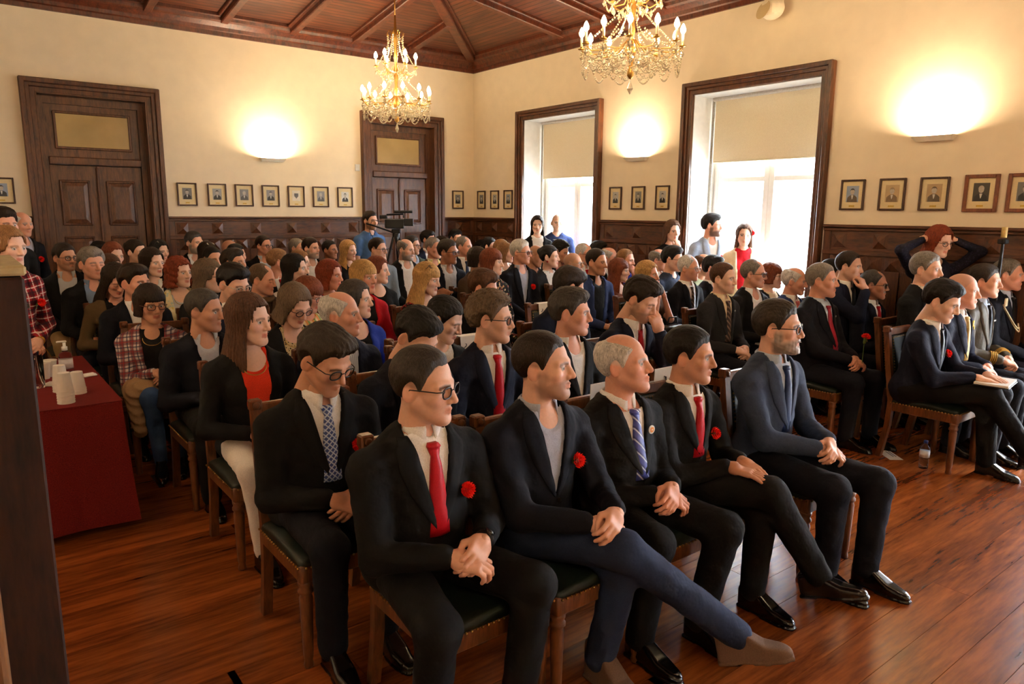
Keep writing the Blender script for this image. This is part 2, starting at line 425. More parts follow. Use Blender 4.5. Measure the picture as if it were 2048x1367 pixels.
# ---- wooden hipped ceiling
SL = .15; Z0 = 4.25
def cz(t): return Z0 + SL * t
hx = -XL / 2; zr = cz(hx)
m = MB().quad((XL, 0, Z0), (0, 0, Z0), (-hx, -hx, zr), (-hx, -hx, zr)); m.f[-1] = m.f[-1][:3]
ce = m.build('ceiling', mboards('ceiling_boards_x', 1)); tag(ce, kind='structure')
MB().quad((0, 0, Z0), (0, YF, Z0), (-hx, YF + hx, zr), (-hx, -hx, zr)).build('ceiling_slope', mboards('ceiling_boards_y', 0), ce)
MB().quad((XL, YF, Z0), (XL, 0, Z0), (-hx, -hx, zr), (-hx, YF + hx, zr)).build('ceiling_slope', mboards('ceiling_boards_y2', 0), ce)
m = MB().quad((0, YF, Z0), (XL, YF, Z0), (-hx, YF + hx, zr), (-hx, YF + hx, zr)); m.f[-1] = m.f[-1][:3]; m.build('ceiling_slope', mboards('ceiling_boards_x2', 1), ce)
def beam(p, q, w, name='rafter'):
    p, q = Vector(p), Vector(q); d = (q - p); L = d.length
    b = MB().box((0, 0, 0), (w, L, .13), bev=.01).box((0, 0, .03), (w + .09, L, .07), bev=.01)
    o = b.build(name, M_ceil, ce); o.matrix_local = Matrix.Translation((p + q) / 2) @ d.to_track_quat('Y', 'Z').to_matrix().to_4x4()
xs = [at_y(px, py, -.3)[0] for px, py in ((301, 15), (458, 39), (600, 63), (720, 79))]
stp = (xs[3] - xs[0]) / 3
for k in range(-3, 5):
    x = xs[0] + stp * k
    if XL + .5 < x < -.3:
        t = min(-x, x - XL) - .02; beam((x, -.1, cz(.1) - .035), (x, -t, cz(t) - .035), .1)
for k in range(0, 12):
    y = at_x(1103, 75, -.3)[1] - k * stp
    if y > YF + .4:
        t = min(-y, y - YF, hx) - .02; beam((-.1, y, cz(.1) - .035), (-t, y, cz(t) - .035), .1)
        beam((XL + .1, y, cz(.1) - .035), (XL + t, y, cz(t) - .035), .1)
beam((-.05, -.05, cz(.05) - .03), (-hx, -hx, zr - .03), .13, 'hip_beam'); beam((XL + .05, -.05, cz(.05) - .03), (-hx, -hx, zr - .03), .13, 'hip_beam')
beam((-hx, -hx, zr - .03), (-hx, YF + hx, zr - .03), .16, 'ridge_beam')
NTRIM = [0]
def trim(m, mat, loc=(0, 0, 0), rz=0):
    NTRIM[0] += 1; o = m.build('trim_%d' % NTRIM[0], mat); o.location = loc; o.rotation_euler = (0, 0, rz); return tag(o, kind='structure')
def moulding(u0, u1, prof):
    """prof: (y outward negative, z) polygon swept along x"""
    m = MB(); n = len(prof); m.add([(u0, y, z) for y, z in prof] + [(u1, y, z) for y, z in prof], [list(range(n)), list(range(n, 2 * n))[::-1]] + [[i, (i + 1) % n, (i + 1) % n + n, i + n][::-1] for i in range(n)]); return m
CP = [(0, ZC), (-.03, ZC), (-.035, ZC + .05), (-.06, ZC + .06), (-.07, ZC + .1), (-.12, ZC + .15), (-.16, ZC + .165), (-.17, ZC + .2), (-.2, ZC + .21), (-.2, ZC + .26), (0, ZC + .26)]
trim(moulding(XL, 0, CP), M_ceil); trim(moulding(0, -YF, CP), M_ceil, rz=-math.pi / 2)
trim(moulding(YF, 0, CP), M_ceil, (XL, 0, 0), math.pi / 2); trim(moulding(0, -XL, CP), M_ceil, (0, YF, 0), math.pi)

# ---- wainscot: cap, band of pyramid blocks, rail, upright panels
def pyr(w, h, d):
    return MB().add([(-w / 2, 0, -h / 2), (w / 2, 0, -h / 2), (w / 2, 0, h / 2), (-w / 2, 0, h / 2), (0, -d, 0)], [[0, 1, 4], [1, 2, 4], [2, 3, 4], [3, 0, 4], [3, 2, 1, 0]])
pyr_me = pyr(.145, .145, .045).build('block', M_wood).data; bpy.data.objects.remove(bpy.data.objects['block'])
ptop = MB().add([(-.075, 0, 0), (.075, 0, 0), (.075, 0, .13), (-.075, 0, .13), (0, -.035, .085)], [[0, 1, 4], [1, 2, 4], [2, 3, 4], [3, 0, 4], [3, 2, 1, 0]]).box((0, -.006, -.575), (.15, .014, 1.15))
ptop_me = ptop.build('panel', M_wood).data; bpy.data.objects.remove(bpy.data.objects['panel'])
def wainscot(u0, u1, loc, rz):
    o = trim(MB().box(((u0 + u1) / 2, -.012, ZW / 2), (u1 - u0, .024, ZW - .02)), M_woodh, loc, rz)
    MB().box(((u0 + u1) / 2, -.035, ZW - .015), (u1 - u0, .07, .03), bev=.008).box(((u0 + u1) / 2, -.025, ZW - .045), (u1 - u0, .045, .03), bev=.006).build('cap_rail', M_woodh, o)
    MB().box(((u0 + u1) / 2, -.024, ZW - .275), (u1 - u0, .035, .05), bev=.006).build('middle_rail', M_woodh, o)
    MB().box(((u0 + u1) / 2, -.024, .09), (u1 - u0, .03, .18), bev=.006).build('base_rail', M_woodh, o)
    for u in (u0 + .04, u1 - .04): MB().box((u, -.02, ZW / 2), (.08, .03, ZW - .05), bev=.005).build('stile', M_wood, o)
    n = max(1, round((u1 - u0 - .2) / .5)); st = (u1 - u0 - .2) / n
    for i in range(n + 1 if n > 1 else 1):
        u = u0 + .1 + st * (i if n > 1 else .5)
        if u - .09 < u0 + .06: u = u0 + .17
        if u + .09 > u1 - .06: u = u1 - .17
        b = link('pyramid_block', pyr_me, o); b.location = (u, -.024, ZW - .155)
    n = int((u1 - u0 - .2) / .172)
    for i in range(n):
        u = u0 + .1 + (i + .5) * (u1 - u0 - .2) / n
        b = link('upright_panel', ptop_me, o); b.location = (u, -.024, 1.26)
wainscot(D1[1], D2[0], (0, 0, 0), 0); wainscot(D2[1], 0, (0, 0, 0), 0); wainscot(XL, D1[0], (0, 0, 0), 0)
R90 = -math.pi / 2
for a, b in ((0.0, WIN[0][0]), (WIN[0][1], WIN[1][0]), (WIN[1][1], WIN[2][0]), (WIN[2][1], WIN[3][0])): wainscot(a + .03, b, (0, 0, 0), R90)

# ---- door and window casings
def casing(a, b, zt, w, loc, rz, mat=None):
    o = None
    for k, (off, ww, d) in enumerate(((0, w * .36, .085), (w * .34, w * .3, .06), (w * .62, w * .4, .04))):
        m = MB()
        m.box((a + off + ww / 2, -d / 2 + .01, zt / 2 - off / 2), (ww, d + .02, zt - off), bev=.008)
        m.box((b - off - ww / 2, -d / 2 + .01, zt / 2 - off / 2), (ww, d + .02, zt - off), bev=.008)
        m.box(((a + b) / 2, -d / 2 + .012, zt - off - ww / 2), (b - a - 2 * off - .004, d + .02, ww), bev=.008)
        if o is None: o = trim(m, M_wood, loc, rz)
        else: m.build('casing_step', M_wood, o)
    return o
def door(n, a, b):
    casing(a, b, ZD, CW, (0, 0, 0), 0)
    a += CW; b -= CW; top = ZD - CW; w = b - a; y = .16
    fr = MB().box((a + .04, y, top / 2), (.08, .09, top)).box((b - .04, y, top / 2), (.08, .09, top)).box(((a + b) / 2, y, top - .05), (w - .16, .09, .1)).box(((a + b) / 2, y - .02, 2.36), (w - .16, .14, .09), bev=.01)
    o = fr.build('door_%d' % n, M_wood2); tag(o, kind='structure')
    MB().box((a + .006, .06, top / 2), (.012, .2, top)).box((b - .006, .06, top / 2), (.012, .2, top)).box(((a + b) / 2, .06, top - .006), (w - .03, .2, .012)).build('jamb_lining', M_wood2, o)
    MB().box(((a + b) / 2, .27, top / 2), (w, .02, top)).build('backing', M_wood, o)  # board added behind the leaves to stop daylight leaking through the gaps
    z0, z1 = 2.405, top - .1
    MB().box(((a + b) / 2, y + .01, (z0 + z1) / 2), (w - .161, .04, z1 - z0)).build('transom_sash', M_wood2, o)
    s = MB(); iw, ih = w - .36, z1 - z0 - .2; cxm, cz_ = (a + b) / 2, (z0 + z1) / 2 + .01
    for sx in (-1, 1): s.box((cxm + sx * iw / 2, y - .016, cz_), (.03, .03, ih + .03), bev=.006)
    for sz in (-1, 1): s.box((cxm, y - .016, cz_ + sz * ih / 2), (iw, .03, .03), bev=.006)
    s.build('glazing_bead', M_wood2, o)
    MB().box((cxm, y - .012, cz_), (iw - .02, .008, ih - .02)).build('frosted_pane', mplain('frosted_glass', (168, 140, 88), .25, .6, scale=3, var=.1), o)
    for k in (0, 1):
        x0 = a + .08 + k * (w - .16) / 2; lw = (w - .16) / 2 - .004; cx = x0 + lw / 2
        lf = MB().box((cx, y, 2.315 / 2), (lw, .05, 2.31), bev=.006).build('door_leaf', M_wood2, o)
        for zc, h in ((1.86, .52), (1.16, .56), (.5, .46)):
            g = MB(); pw = lw - .2
            for sx in (-1, 1): g.box((cx + sx * pw / 2, y - .03, zc), (.028, .03, h + .028), bev=.008)
            for sz in (-1, 1): g.box((cx, y - .03, zc + sz * h / 2), (pw, .03, .028), bev=.008)
            g.build('panel_moulding', M_wood, lf)
            q = MB().add([(cx - pw / 2, y - .026, zc - h / 2), (cx + pw / 2, y - .026, zc - h / 2), (cx + pw / 2, y - .026, zc + h / 2), (cx - pw / 2, y - .026, zc + h / 2),
                          (cx - pw / 2 + .06, y - .045, zc - h / 2 + .06), (cx + pw / 2 - .06, y - .045, zc - h / 2 + .06), (cx + pw / 2 - .06, y - .045, zc + h / 2 - .06), (cx - pw / 2 + .06, y - .045, zc + h / 2 - .06)],
                         [[4, 5, 6, 7], [0, 1, 5, 4], [1, 2, 6, 5], [2, 3, 7, 6], [3, 0, 4, 7]])
            q.build('raised_panel', M_wood2, lf)
    MB().box(((a + b) / 2, y - .035, 1.15), (.035, .03, 2.28), bev=.01).build('astragal', M_wood, o)
    MB().lathe([(.004, 0), (.012, .004), (.01, .03), (.026, .045), (.024, .06), (.004, .068)]).xform(Matrix.Translation(((a + b) / 2 + .1, y - .03, 1.02)) @ Matrix.Rotation(math.pi / 2, 4, 'X')).build('door_knob', mplain('aged_brass', (150, 110, 50), .35, .5, .9), o)
door(1, *D1); door(2, *D2)
M_white = mplain('white_paint', (235, 236, 236), .45, .4, scale=20, var=.03)
def mblind():
    m, t = newmat('blind_fabric', .9, .1); v = t.coord(); n = t.noise(v, 300, 1); t.base(t.ramp(n, [(.3, lin((214, 200, 172))), (.7, lin((232, 220, 194)))]))
    tr = t.n('BsdfTranslucent'); tr.inputs[0].default_value = (*lin((225, 205, 170)), 1); mx = t.n('MixShader'); mx.inputs[0].default_value = .06
    out = t.t.nodes['Material Output']; t.l(t.b.outputs[0], mx.inputs[1]); t.l(tr.outputs[0], mx.inputs[2]); t.l(mx.outputs[0], out.inputs[0]); return m
M_blind = mblind(); M_pane = mglass('window_glass', (255, 255, 255), 0, 1.0)
BL = [at_x(1140, 354, .34)[2], at_x(1540, 318, .34)[2], 2.3, 2.3]
for n, (a, b) in enumerate(WIN):
    casing(a, b, ZT, .13, (0, 0, 0), R90)
    a += .13; b -= .13; top = ZT - .13; w = b - a; mid = (a + b) / 2
    fr = MB().box((a + .05, .44, top / 2), (.1, .07, top), bev=.008).box((b - .05, .44, top / 2), (.1, .07, top), bev=.008).box((mid, .44, top - .05), (w - .2, .07, .1), bev=.008).box((mid, .44, .06), (w - .2, .07, .12), bev=.008)
    o = fr.build('window_%d' % (n + 1), M_white); o.rotation_euler = (0, 0, R90); tag(o, kind='structure')
    for k in (0, 1):
        c0, c1 = (a + .1, mid) if k == 0 else (mid, b - .1); cx = (c0 + c1) / 2; s = MB()
        for x in (c0 + .035, c1 - .035): s.box((x, .43, top / 2 + .02), (.07, .045, top - .26), bev=.006)
        for z in (.3, top - .22, 2.2): s.box((cx, .43, z), (c1 - c0 - .14, .04, .09 if z < 1 else .06), bev=.006)
        s.build('sash', M_white, o)
        MB().box((cx, .43, top / 2 + .02), (c1 - c0 - .15, .006, top - .4)).build('glass_pane', M_pane, o)
    rl = MB(); n_ = 24; H = top - .03
    bo = MB().box((mid, .34, (BL[n] + H) / 2), (w - .12, .004, H - BL[n])).build('roller_blind', M_blind, o)
    MB().box((mid, .34, BL[n]), (w - .12, .014, .022), bev=.005).build('hem_bar', M_blind, bo)
    MB().lathe([(.03, 0), (.03, w - .06)], n=14).xform(Matrix.Translation((a + .03, .34, H + .01)) @ Matrix.Rotation(math.pi / 2, 4, 'Y')).build('blind_roller', mplain('blind_tube', (206, 202, 194), .5), bo)
    # plastered lining of the deep opening
    MB().box((a + .004, .2, top / 2), (.008, .4, top)).box((b - .004, .2, top / 2), (.008, .4, top)).box((mid, .2, top - .004), (w - .016, .4, .008)).build('reveal_lining', M_reveal, o)
    MB().box((a + .02, .375, top / 2), (.045, .06, top - .02)).build('granite_jamb', mplain('granite', (150, 145, 136), .8, .3, scale=140, var=.35), o)

gd = MB().box((30, -6, -4.6), (58, 90, .2)).build('ground', mplain('pale_paving', (176, 172, 160), .9, .2, scale=2, var=.1)); tag(gd, kind='structure')
# ---- wall lamps
M_lampw = mplain('lamp_plaster', (240, 232, 215), .7, .3, var=.03)
def sconce(P, rz, label, e=40):
    r = empty('wall_lamp', P, rz); tag(r, label, 'wall lamp', 'uplighters on the cream walls')
    m = MB(); pr = [(-.17, 0.0), (.17, 0.0), (.13, -.075), (-.13, -.075)]
    vs = [(-.18, 0, 0), (.18, 0, 0), (.18, -.1, 0), (-.18, -.1, 0), (-.15, 0, -.045), (.15, 0, -.045), (.15, -.055, -.045), (-.15, -.055, -.045)]
    m.add(vs, [[0, 4, 7, 3], [1, 2, 6, 5], [3, 7, 6, 2], [4, 5, 6, 7], [0, 1, 5, 4]])
    m.add([(-.165, -.012, -.004), (.165, -.012, -.004), (.165, -.09, -.004), (-.165, -.09, -.004), (-.14, -.012, -.036), (.14, -.012, -.036), (.14, -.05, -.036), (-.14, -.05, -.036)], [[0, 3, 7, 4], [1, 5, 6, 2], [3, 2, 6, 7], [4, 7, 6, 5], [0, 4, 5, 1]])
    m.build('bowl', M_lampw, r)
    MB().tube([(-.06, -.05, -.02), (.06, -.05, -.02)], .008, 8).build('halogen_tube', memit('halogen', (255, 214, 150), 30), r)
    l = bpy.data.lights.new('wall_lamp_light', 'AREA'); l.shape = 'RECTANGLE'; l.size = .2; l.size_y = .06; l.energy = e; l.color = LAMP; l.spread = math.radians(165)
    o = bpy.data.objects.new('lamp_light', l); COL.objects.link(o); o.parent = r; o.location = (0, -.06, .004); o.rotation_euler = (math.pi - .28, 0, 0)
p = at_y(543, 317, 0); sconce((p[0], 0, p[2]), 0, 'plaster uplighter glowing on the back wall above the row of seven portraits')
p = at_x(1277, 315, 0); sconce((0, p[1], p[2]), R90, 'plaster uplighter glowing on the wall between the two windows')
q = at_x(1872, 272, 0); sconce((0, q[1], q[2]), R90, 'big bright plaster uplighter right of the near window')
sp = p[1] - q[1]
for k, (P, rz) in enumerate((((0, q[1] - sp * .95, q[2]), R90), ((XL, -2.2, q[2]), math.pi / 2), ((XL, -5.4, q[2]), math.pi / 2), ((XL, -8.6, q[2]), math.pi / 2), ((-3, YF, q[2]), math.pi), ((-6.4, YF, q[2]), math.pi))):  # unseen lamps added on the out-of-view walls as warm fill
    sconce(P, rz, ('plaster uplighter on the right wall past the picture edge', 'plaster uplighter on the left wall near the back corner', 'plaster uplighter at the middle of the left wall', 'plaster uplighter on the left wall by the camera', 'plaster uplighter on the front wall, right one', 'plaster uplighter on the front wall, left one')[k])

# ---- framed portraits
M_frame = mwood('picture_frame_wood', (38, 20, 12), (84, 50, 30), .4, (8, 8, 2), 4)
M_frame2 = mwood('reddish_frame_wood', (84, 40, 20), (140, 78, 44), .4, (8, 8, 2), 4)
M_mat = mplain('cream_mount', (226, 208, 164), .8, .2, var=.03); M_brass = mplain('brass_plate', (196, 160, 70), .4, .5, .5)
def portrait(P, rz, w, h, label, group, tone=(150, 150, 150), suit=(40, 40, 42), fm=None, hairc=(60, 58, 56), crest=False, size=.56):
    r = empty('portrait_frame', P, rz); tag(r, label, 'picture', group); t = .018 if fm is None else .03; fm = fm or M_frame
    m = MB()
    for sx in (-1, 1): m.box((sx * (w / 2 - t / 2), -.014, 0), (t, .026, h), bev=.004)
    for sz in (-1, 1): m.box((0, -.014, sz * (h / 2 - t / 2)), (w - 2 * t, .026, t), bev=.004)
    m.build('frame', fm, r)
    MB().box((0, -.006, 0), (w - 2 * t, .008, h - 2 * t)).build('mount', M_mat, r)
    pw, ph = (w - 2 * t) * size, (h - 2 * t) * size; zc = h * .03
    ph_ = MB().box((0, -.0108, zc), (pw, .0016, ph)).build('photograph', mplain('photo_%d' % tone[0], tone, .35, .4, scale=8, var=.15), r)
    if crest:
        c = MB().prism([(-.03, .035), (.03, .035), (.03, -.005), (0, -.04), (-.03, -.005)], -.0128, -.0116).build('crest', mplain('crest_grey', (110, 110, 112), .5), ph_); c.location.z = zc
    else:
        s = pw / .12; poly = [(-.05, -.5 * ph / s), (.05, -.5 * ph / s), (.047, -.035), (.03, -.018), (.012, -.008), (-.012, -.008), (-.03, -.018), (-.047, -.035)]
        MB().prism([(x * s, zc + z * s) for x, z in poly], -.0124, -.0116).build('suit_bust', mplain('photo_suit_%d' % suit[0], suit, .4), ph_)
        MB().prism([(x * s, zc + z * s) for x, z in ((-.011, -.012), (.011, -.012), (.002, -.05), (-.002, -.05))], -.0128, -.0125).build('shirt_front', mplain('photo_white', (215, 213, 208), .4), ph_)
        hd = [(.021 * math.cos(a) * s, zc + (.021 + .028 * math.sin(a)) * s) for a in [i * math.pi / 8 for i in range(16)]]
        MB().prism([(x, z) for x, z in hd], -.0128, -.0122).build('face', mplain('photo_face', (186, 178, 168), .4), ph_)
        hr = [(.023 * math.cos(a) * s, zc + (.026 + .028 * math.sin(a)) * s) for a in [i * math.pi / 8 for i in range(0, 9)]] + [(-.014 * s, zc + .038 * s), (.014 * s, zc + .038 * s)]
        MB().prism(hr, -.0131, -.0127).build('hair_shape', mplain('photo_hair_%d' % hairc[0], hairc, .5), ph_)
    MB().box((0, -.0115, -h / 2 + t + .022), (pw * .42, .003, .016)).build('name_plate', M_brass, r)
G1 = 'portraits in a row on the back wall'; GP = 'portraits on the window wall'
on = ['first', 'second', 'third', 'fourth', 'fifth', 'sixth', 'seventh']
for i, px in enumerate((374, 434, 488, 541, 592, 641, 689.5)):
    p = at_y(px, 390 + (1.5 if px > 500 else 0), 0)
    portrait((p[0], 0, 1.988), 0, .245, .297, ('framed paper with a grey crest, %s of seven frames on the back wall' if i == 4 else 'framed black and white portrait, %s from the left of seven on the back wall') % on[i], G1,
             tone=((120,) * 3, (160,) * 3, (128,) * 3, (140,) * 3, (224, 218, 204), (132,) * 3, (215, 213, 208))[i], suit=((34,) * 3, (44,) * 3, (60,) * 3)[i % 3], hairc=((50,) * 3, (30,) * 3, (170,) * 3)[i % 3], crest=i == 4)
p = at_y(3, 383, 0); portrait((p[0], 0, 1.988), 0, .25, .297, 'framed picture cut by the left picture edge beside the left door', G1, tone=(150, 165, 190))
p = at_y(915, 398, 0); portrait((p[0], 0, 1.988), 0, .22, .297, 'single framed portrait between the far door and the room corner', G1, tone=(135,) * 3)
for i, px in enumerate((964, 990.5, 1017.5)):
    p = at_x(px, 398, 0); portrait((0, p[1], 1.988), R90, .225, .297, 'framed portrait, %s of three between the corner and the far window' % on[i], GP, tone=((120,) * 3, (160,) * 3, (150,) * 3)[i])
for i, px in enumerate((1232, 1277.5, 1326)):
    p = at_x(px, 396, 0); portrait((0, p[1], 1.988), R90, .225, .297, 'framed portrait, %s of three between the two windows' % on[i], GP, tone=((180,) * 3, (130,) * 3, (175,) * 3)[i], suit=((30,) * 3, (45,) * 3, (25,) * 3)[i])
for i, (px, py) in enumerate(((1706, 388), (1785, 388), (1869, 387), (1963, 386), (2052, 386))):
    p = at_x(px, py, 0)
    lb = ('framed sepia portrait of a man in a coat right of the near window', 'framed pale sepia portrait of a man in a suit below the bright uplighter', 'framed sepia portrait of a moustached man below the bright uplighter', 'framed dark portrait of a bald man in a reddish frame', 'reddish framed portrait cut by the right picture edge')[i]
    portrait((0, p[1], 1.99), R90, (.24, .245, .25, .27, .27)[i], (.297, .3, .3, .32, .32)[i], lb, GP, tone=((150, 132, 106), (190, 162, 122), (178, 150, 112), (62, 56, 50), (120, 112, 100))[i], suit=((96, 82, 66), (120, 98, 72), (96, 78, 58), (30, 28, 26), (40, 36, 32))[i], fm=M_frame2 if i > 2 else None, hairc=((60, 52, 44), (150, 130, 104), (90, 74, 56), (180, 165, 150), (60, 50, 40))[i], size=.6)
# ---- small wall box, wall speaker
p = at_y(714, 335, 0); bx = MB().box((0, -.012, 0), (.075, .024, .1), bev=.006).box((0, -.026, .01), (.04, .006, .03), bev=.002).build('thermostat', M_white); bx.location = (p[0], 0, p[2]); tag(bx, 'small white control box beside the far door', 'thermostat')
p = at_x(1562, 22, 0)
r = empty('wall_speaker', (-.0, p[1], p[2]), R90); tag(r, 'round cream loudspeaker high on the window wall under the cornice', 'speaker'); M_cream = mplain('cream_plastic', (226, 212, 184), .5, .4, var=.03)
MB().ball((0, -.16, 0), .125, 24, 16, 1, .9, .9).build('shell', M_cream, r)
MB().lathe([(.001, 0), (.085, .0), (.095, .01), (.001, .03)], n=24).xform(Matrix.Translation((-.03, -.262, -.03)) @ Matrix.Rotation(1.25, 4, 'X') @ Matrix.Rotation(-.25, 4, 'Y')).build('grille', mplain('speaker_grille', (196, 172, 128), .7, .3, bump=.4, scale=400), r)
MB().tube([(0, -.02, .13), (0, -.09, .14), (0, -.15, .11)], .012).box((0, -.01, .13), (.06, .02, .09), bev=.004).build('bracket', M_cream, r)

# ================================================================== PEOPLE
def mskin():
    m, t = newmat('skin', .48, .4); a = t.n('Attribute'); a.attribute_name = 'Col'
    n = t.noise(t.coord(), 90, 3); h = t.n('HueSaturation'); t.l(a.outputs['Color'], h.inputs['Color'])
    mr = t.n('MapRange'); t.l(n, mr.inputs[0]); mr.inputs['To Min'].default_value = .9; mr.inputs['To Max'].default_value = 1.1; t.l(mr.outputs[0], h.inputs['Value'])
    t.base(h.outputs[0]); t.bump(n, .12, .002)
    t.b.inputs['Subsurface Weight'].default_value = 0.0
    return m
M_skin = mskin()
def mhair(c):
    k = 'hair_%d_%d_%d' % c
    if k in MATS: return MATS[k]
    m, t = newmat(k, .55, .2); cl = lin(c); n = t.math('ADD', t.math('MULTIPLY', t.noise(t.coord((75, 14, 12)), 3, 3, .7), .5), t.math('MULTIPLY', t.noise(t.coord((14, 75, 12)), 3, 3, .7), .5)); n2 = t.noise(t.coord(), 9, 2)
    f = t.math('ADD', t.math('MULTIPLY', n, .75), t.math('MULTIPLY', n2, .25))
    t.base(t.ramp(f, [(.36, tuple(x * .4 for x in cl)), (.5, cl), (.66, tuple(min(1, x * 1.6 + .003) for x in cl))])); t.bump(n, .9, .008)
    MATS[k] = m; return m
HC = dict(bk=(24, 19, 17), db=(40, 28, 21), br=(84, 57, 40), lb=(140, 100, 64), bl=(190, 148, 92), au=(116, 60, 36), rd=(124, 54, 30), gr=(128, 121, 114), sg=(66, 60, 55), wh=(206, 202, 196), dg=(52, 43, 36), gb=(98, 80, 62))
SK = dict(l=(222, 172, 146), p=(232, 188, 164), t=(200, 146, 116), d=(172, 118, 90), r=(218, 158, 132))

def head_f(sex, closed):
    fem = sex == 'f'; jw = .9 if fem else 1.0
    def f(X, Y, Z):
        A = np.abs(X)
        d = ell(X, Y, Z, (0, .015, .035), (.076, .098, .088))
        d = smin(d, ell(X, Y, Z, (0, -.03, -.032), (.06 * jw, .06, .082)), .03)
        d = smin(d, cap(A, Y, Z, (.05 * jw, .005, -.045), (.016, -.066, -.096), .024, .02), .025)
        d = smin(d, sph(X, Y, Z, (0, -.074, -.098), .019), .018)
        d = smin(d, sph(A, Y, Z, (.046 * jw, -.056, -.018), .024), .02)
        d = smin(d, cap(A, Y, Z, (.012, -.081, .02), (.048, -.066, .02), .011 if fem else .013, .01), .014)
        d = smax(d, -sph(A, Y, Z, (.032, -.101, .001), .017), .014)
        d = smin(d, cap(X, Y, Z, (0, -.083, .02), (0, -.107, -.028), .008, .0115), .012)
        d = smin(d, sph(A, Y, Z, (.012, -.095, -.033), .0085), .008)
        eye = sph(A, Y, Z, (.032, -.073, .003), .0125)
        lid = np.maximum(sph(A, Y, Z, (.032, -.0735, .003), .0142), (-.006 if closed else .0065) - (Z - .003) + (Y + .086) * .2)
        lid2 = np.maximum(sph(A, Y, Z, (.032, -.0735, .003), .0138), (Z - .003) + .0075)
        d = smin(d, np.minimum(eye, smin(lid, lid2, .002)), .0025)
        d = smin(d, cap(A, Y, Z, (.004, -.091, -.058), (.021, -.079, -.062), .0062, .003), .006)
        d = smin(d, cap(A, Y, Z, (.0, -.089, -.0695), (.018, -.08, -.067), .0072, .003), .006)
        d = smax(d, -cap(A, Y, Z, (0, -.1, -.0635), (.022, -.085, -.0645), .0016, .0012), .003)
        e = ell(A - .5 * (Y - .012), Y, Z + .2 * (Y - .012), (.08, .014, -.004), (.0095, .02, .034))
        e = smax(e, -ell(A - .5 * (Y - .012), Y, Z + .2 * (Y - .012), (.0905, .012, .002), (.008, .0115, .021)), .005)
        d = smin(d, e, .007)
        d = smin(d, cap(X, Y, Z, (0, .025, -.05), (0, .04, -.17), .046 if fem else .052, .046 if fem else .054), .028)
        return d
    return f
HEADS = {}
def get_head(sex, closed, h):
    k = (sex, closed, h)
    if k not in HEADS:
        V, Q = sdf_mesh(head_f(sex, closed), (-.1, -.135, -.18), (.1, .125, .135), h)
        X, Y, Z = V.T; A = np.abs(X); fr = Y < -.06
        sm = lambda d, w: np.clip(1 - d / w, 0, 1)
        m = {}
        m['lip'] = sm(np.maximum(np.hypot(A / 1.0, 0) - .019, 0) + np.maximum(np.abs(Z + .0635) - .0085, 0), .004) * fr
        er = np.hypot(A - .032, Z - .003); front = np.sqrt((A - .032) ** 2 + (Y + .073) ** 2 + (Z - .003) ** 2)
        ey = (front < .0136) & (Y < -.076) & (np.abs(Z - .003) < .0075)
        m['eye'] = (ey & (not closed)).astype(float); m['iris'] = (ey & (er < .0062)).astype(float) * (0 if closed else 1)
        m['lash'] = sm(np.abs(Z - (.0095 if not closed else -.003)) , .003 + h * .4) * ((np.abs(A - .032) < .016) & (Y < -.074))
        bz = .0215 - .25 * np.maximum(A - .03, 0) + .1 * np.minimum(A - .03, 0)
        m['brow'] = sm(np.maximum(np.abs(Z - bz) - .0035, 0), .003 + h * .4) * ((A > .011) & (A < .052) & (Y < -.058))
        m['beard'] = np.clip((-.035 - Z - .25 * np.maximum(A - .03, 0) + 1.0 * np.maximum(Y + .03, 0) * 0) / .015, 0, 1) * np.clip((.02 - Y) / .02, 0, 1) * np.clip((Z + .125) / .02, 0, 1)
        jawl = np.clip((.0 - Z) / .02, 0, 1) * np.clip((.006 - Y) / .01, 0, 1) * np.clip((A - .047) / .01, 0, 1) * np.clip((Y + .045) / .02, 0, 1)
        m['beard'] = np.maximum(m['beard'] * (1 - sm(np.maximum(A - .012, 0) + np.maximum(np.abs(Z + .05) - .004, 0), .006) * 0), jawl * np.clip((Z + .125) / .02, 0, 1))
        m['beard'] *= 1 - m['lip']
        m['stache'] = sm(np.maximum(A - .024, 0) + np.maximum(np.abs(Z + .05) - .005, 0), .005) * fr
        m['cheek'] = sm(np.hypot(A - .045, Z + .022), .03) * fr + .8 * sm(np.hypot(A, Z + .03), .02) * fr + .7 * ((A > .078) & (np.abs(Z) < .04))
        HEADS[k] = (V, Q, m)
    return HEADS[k]

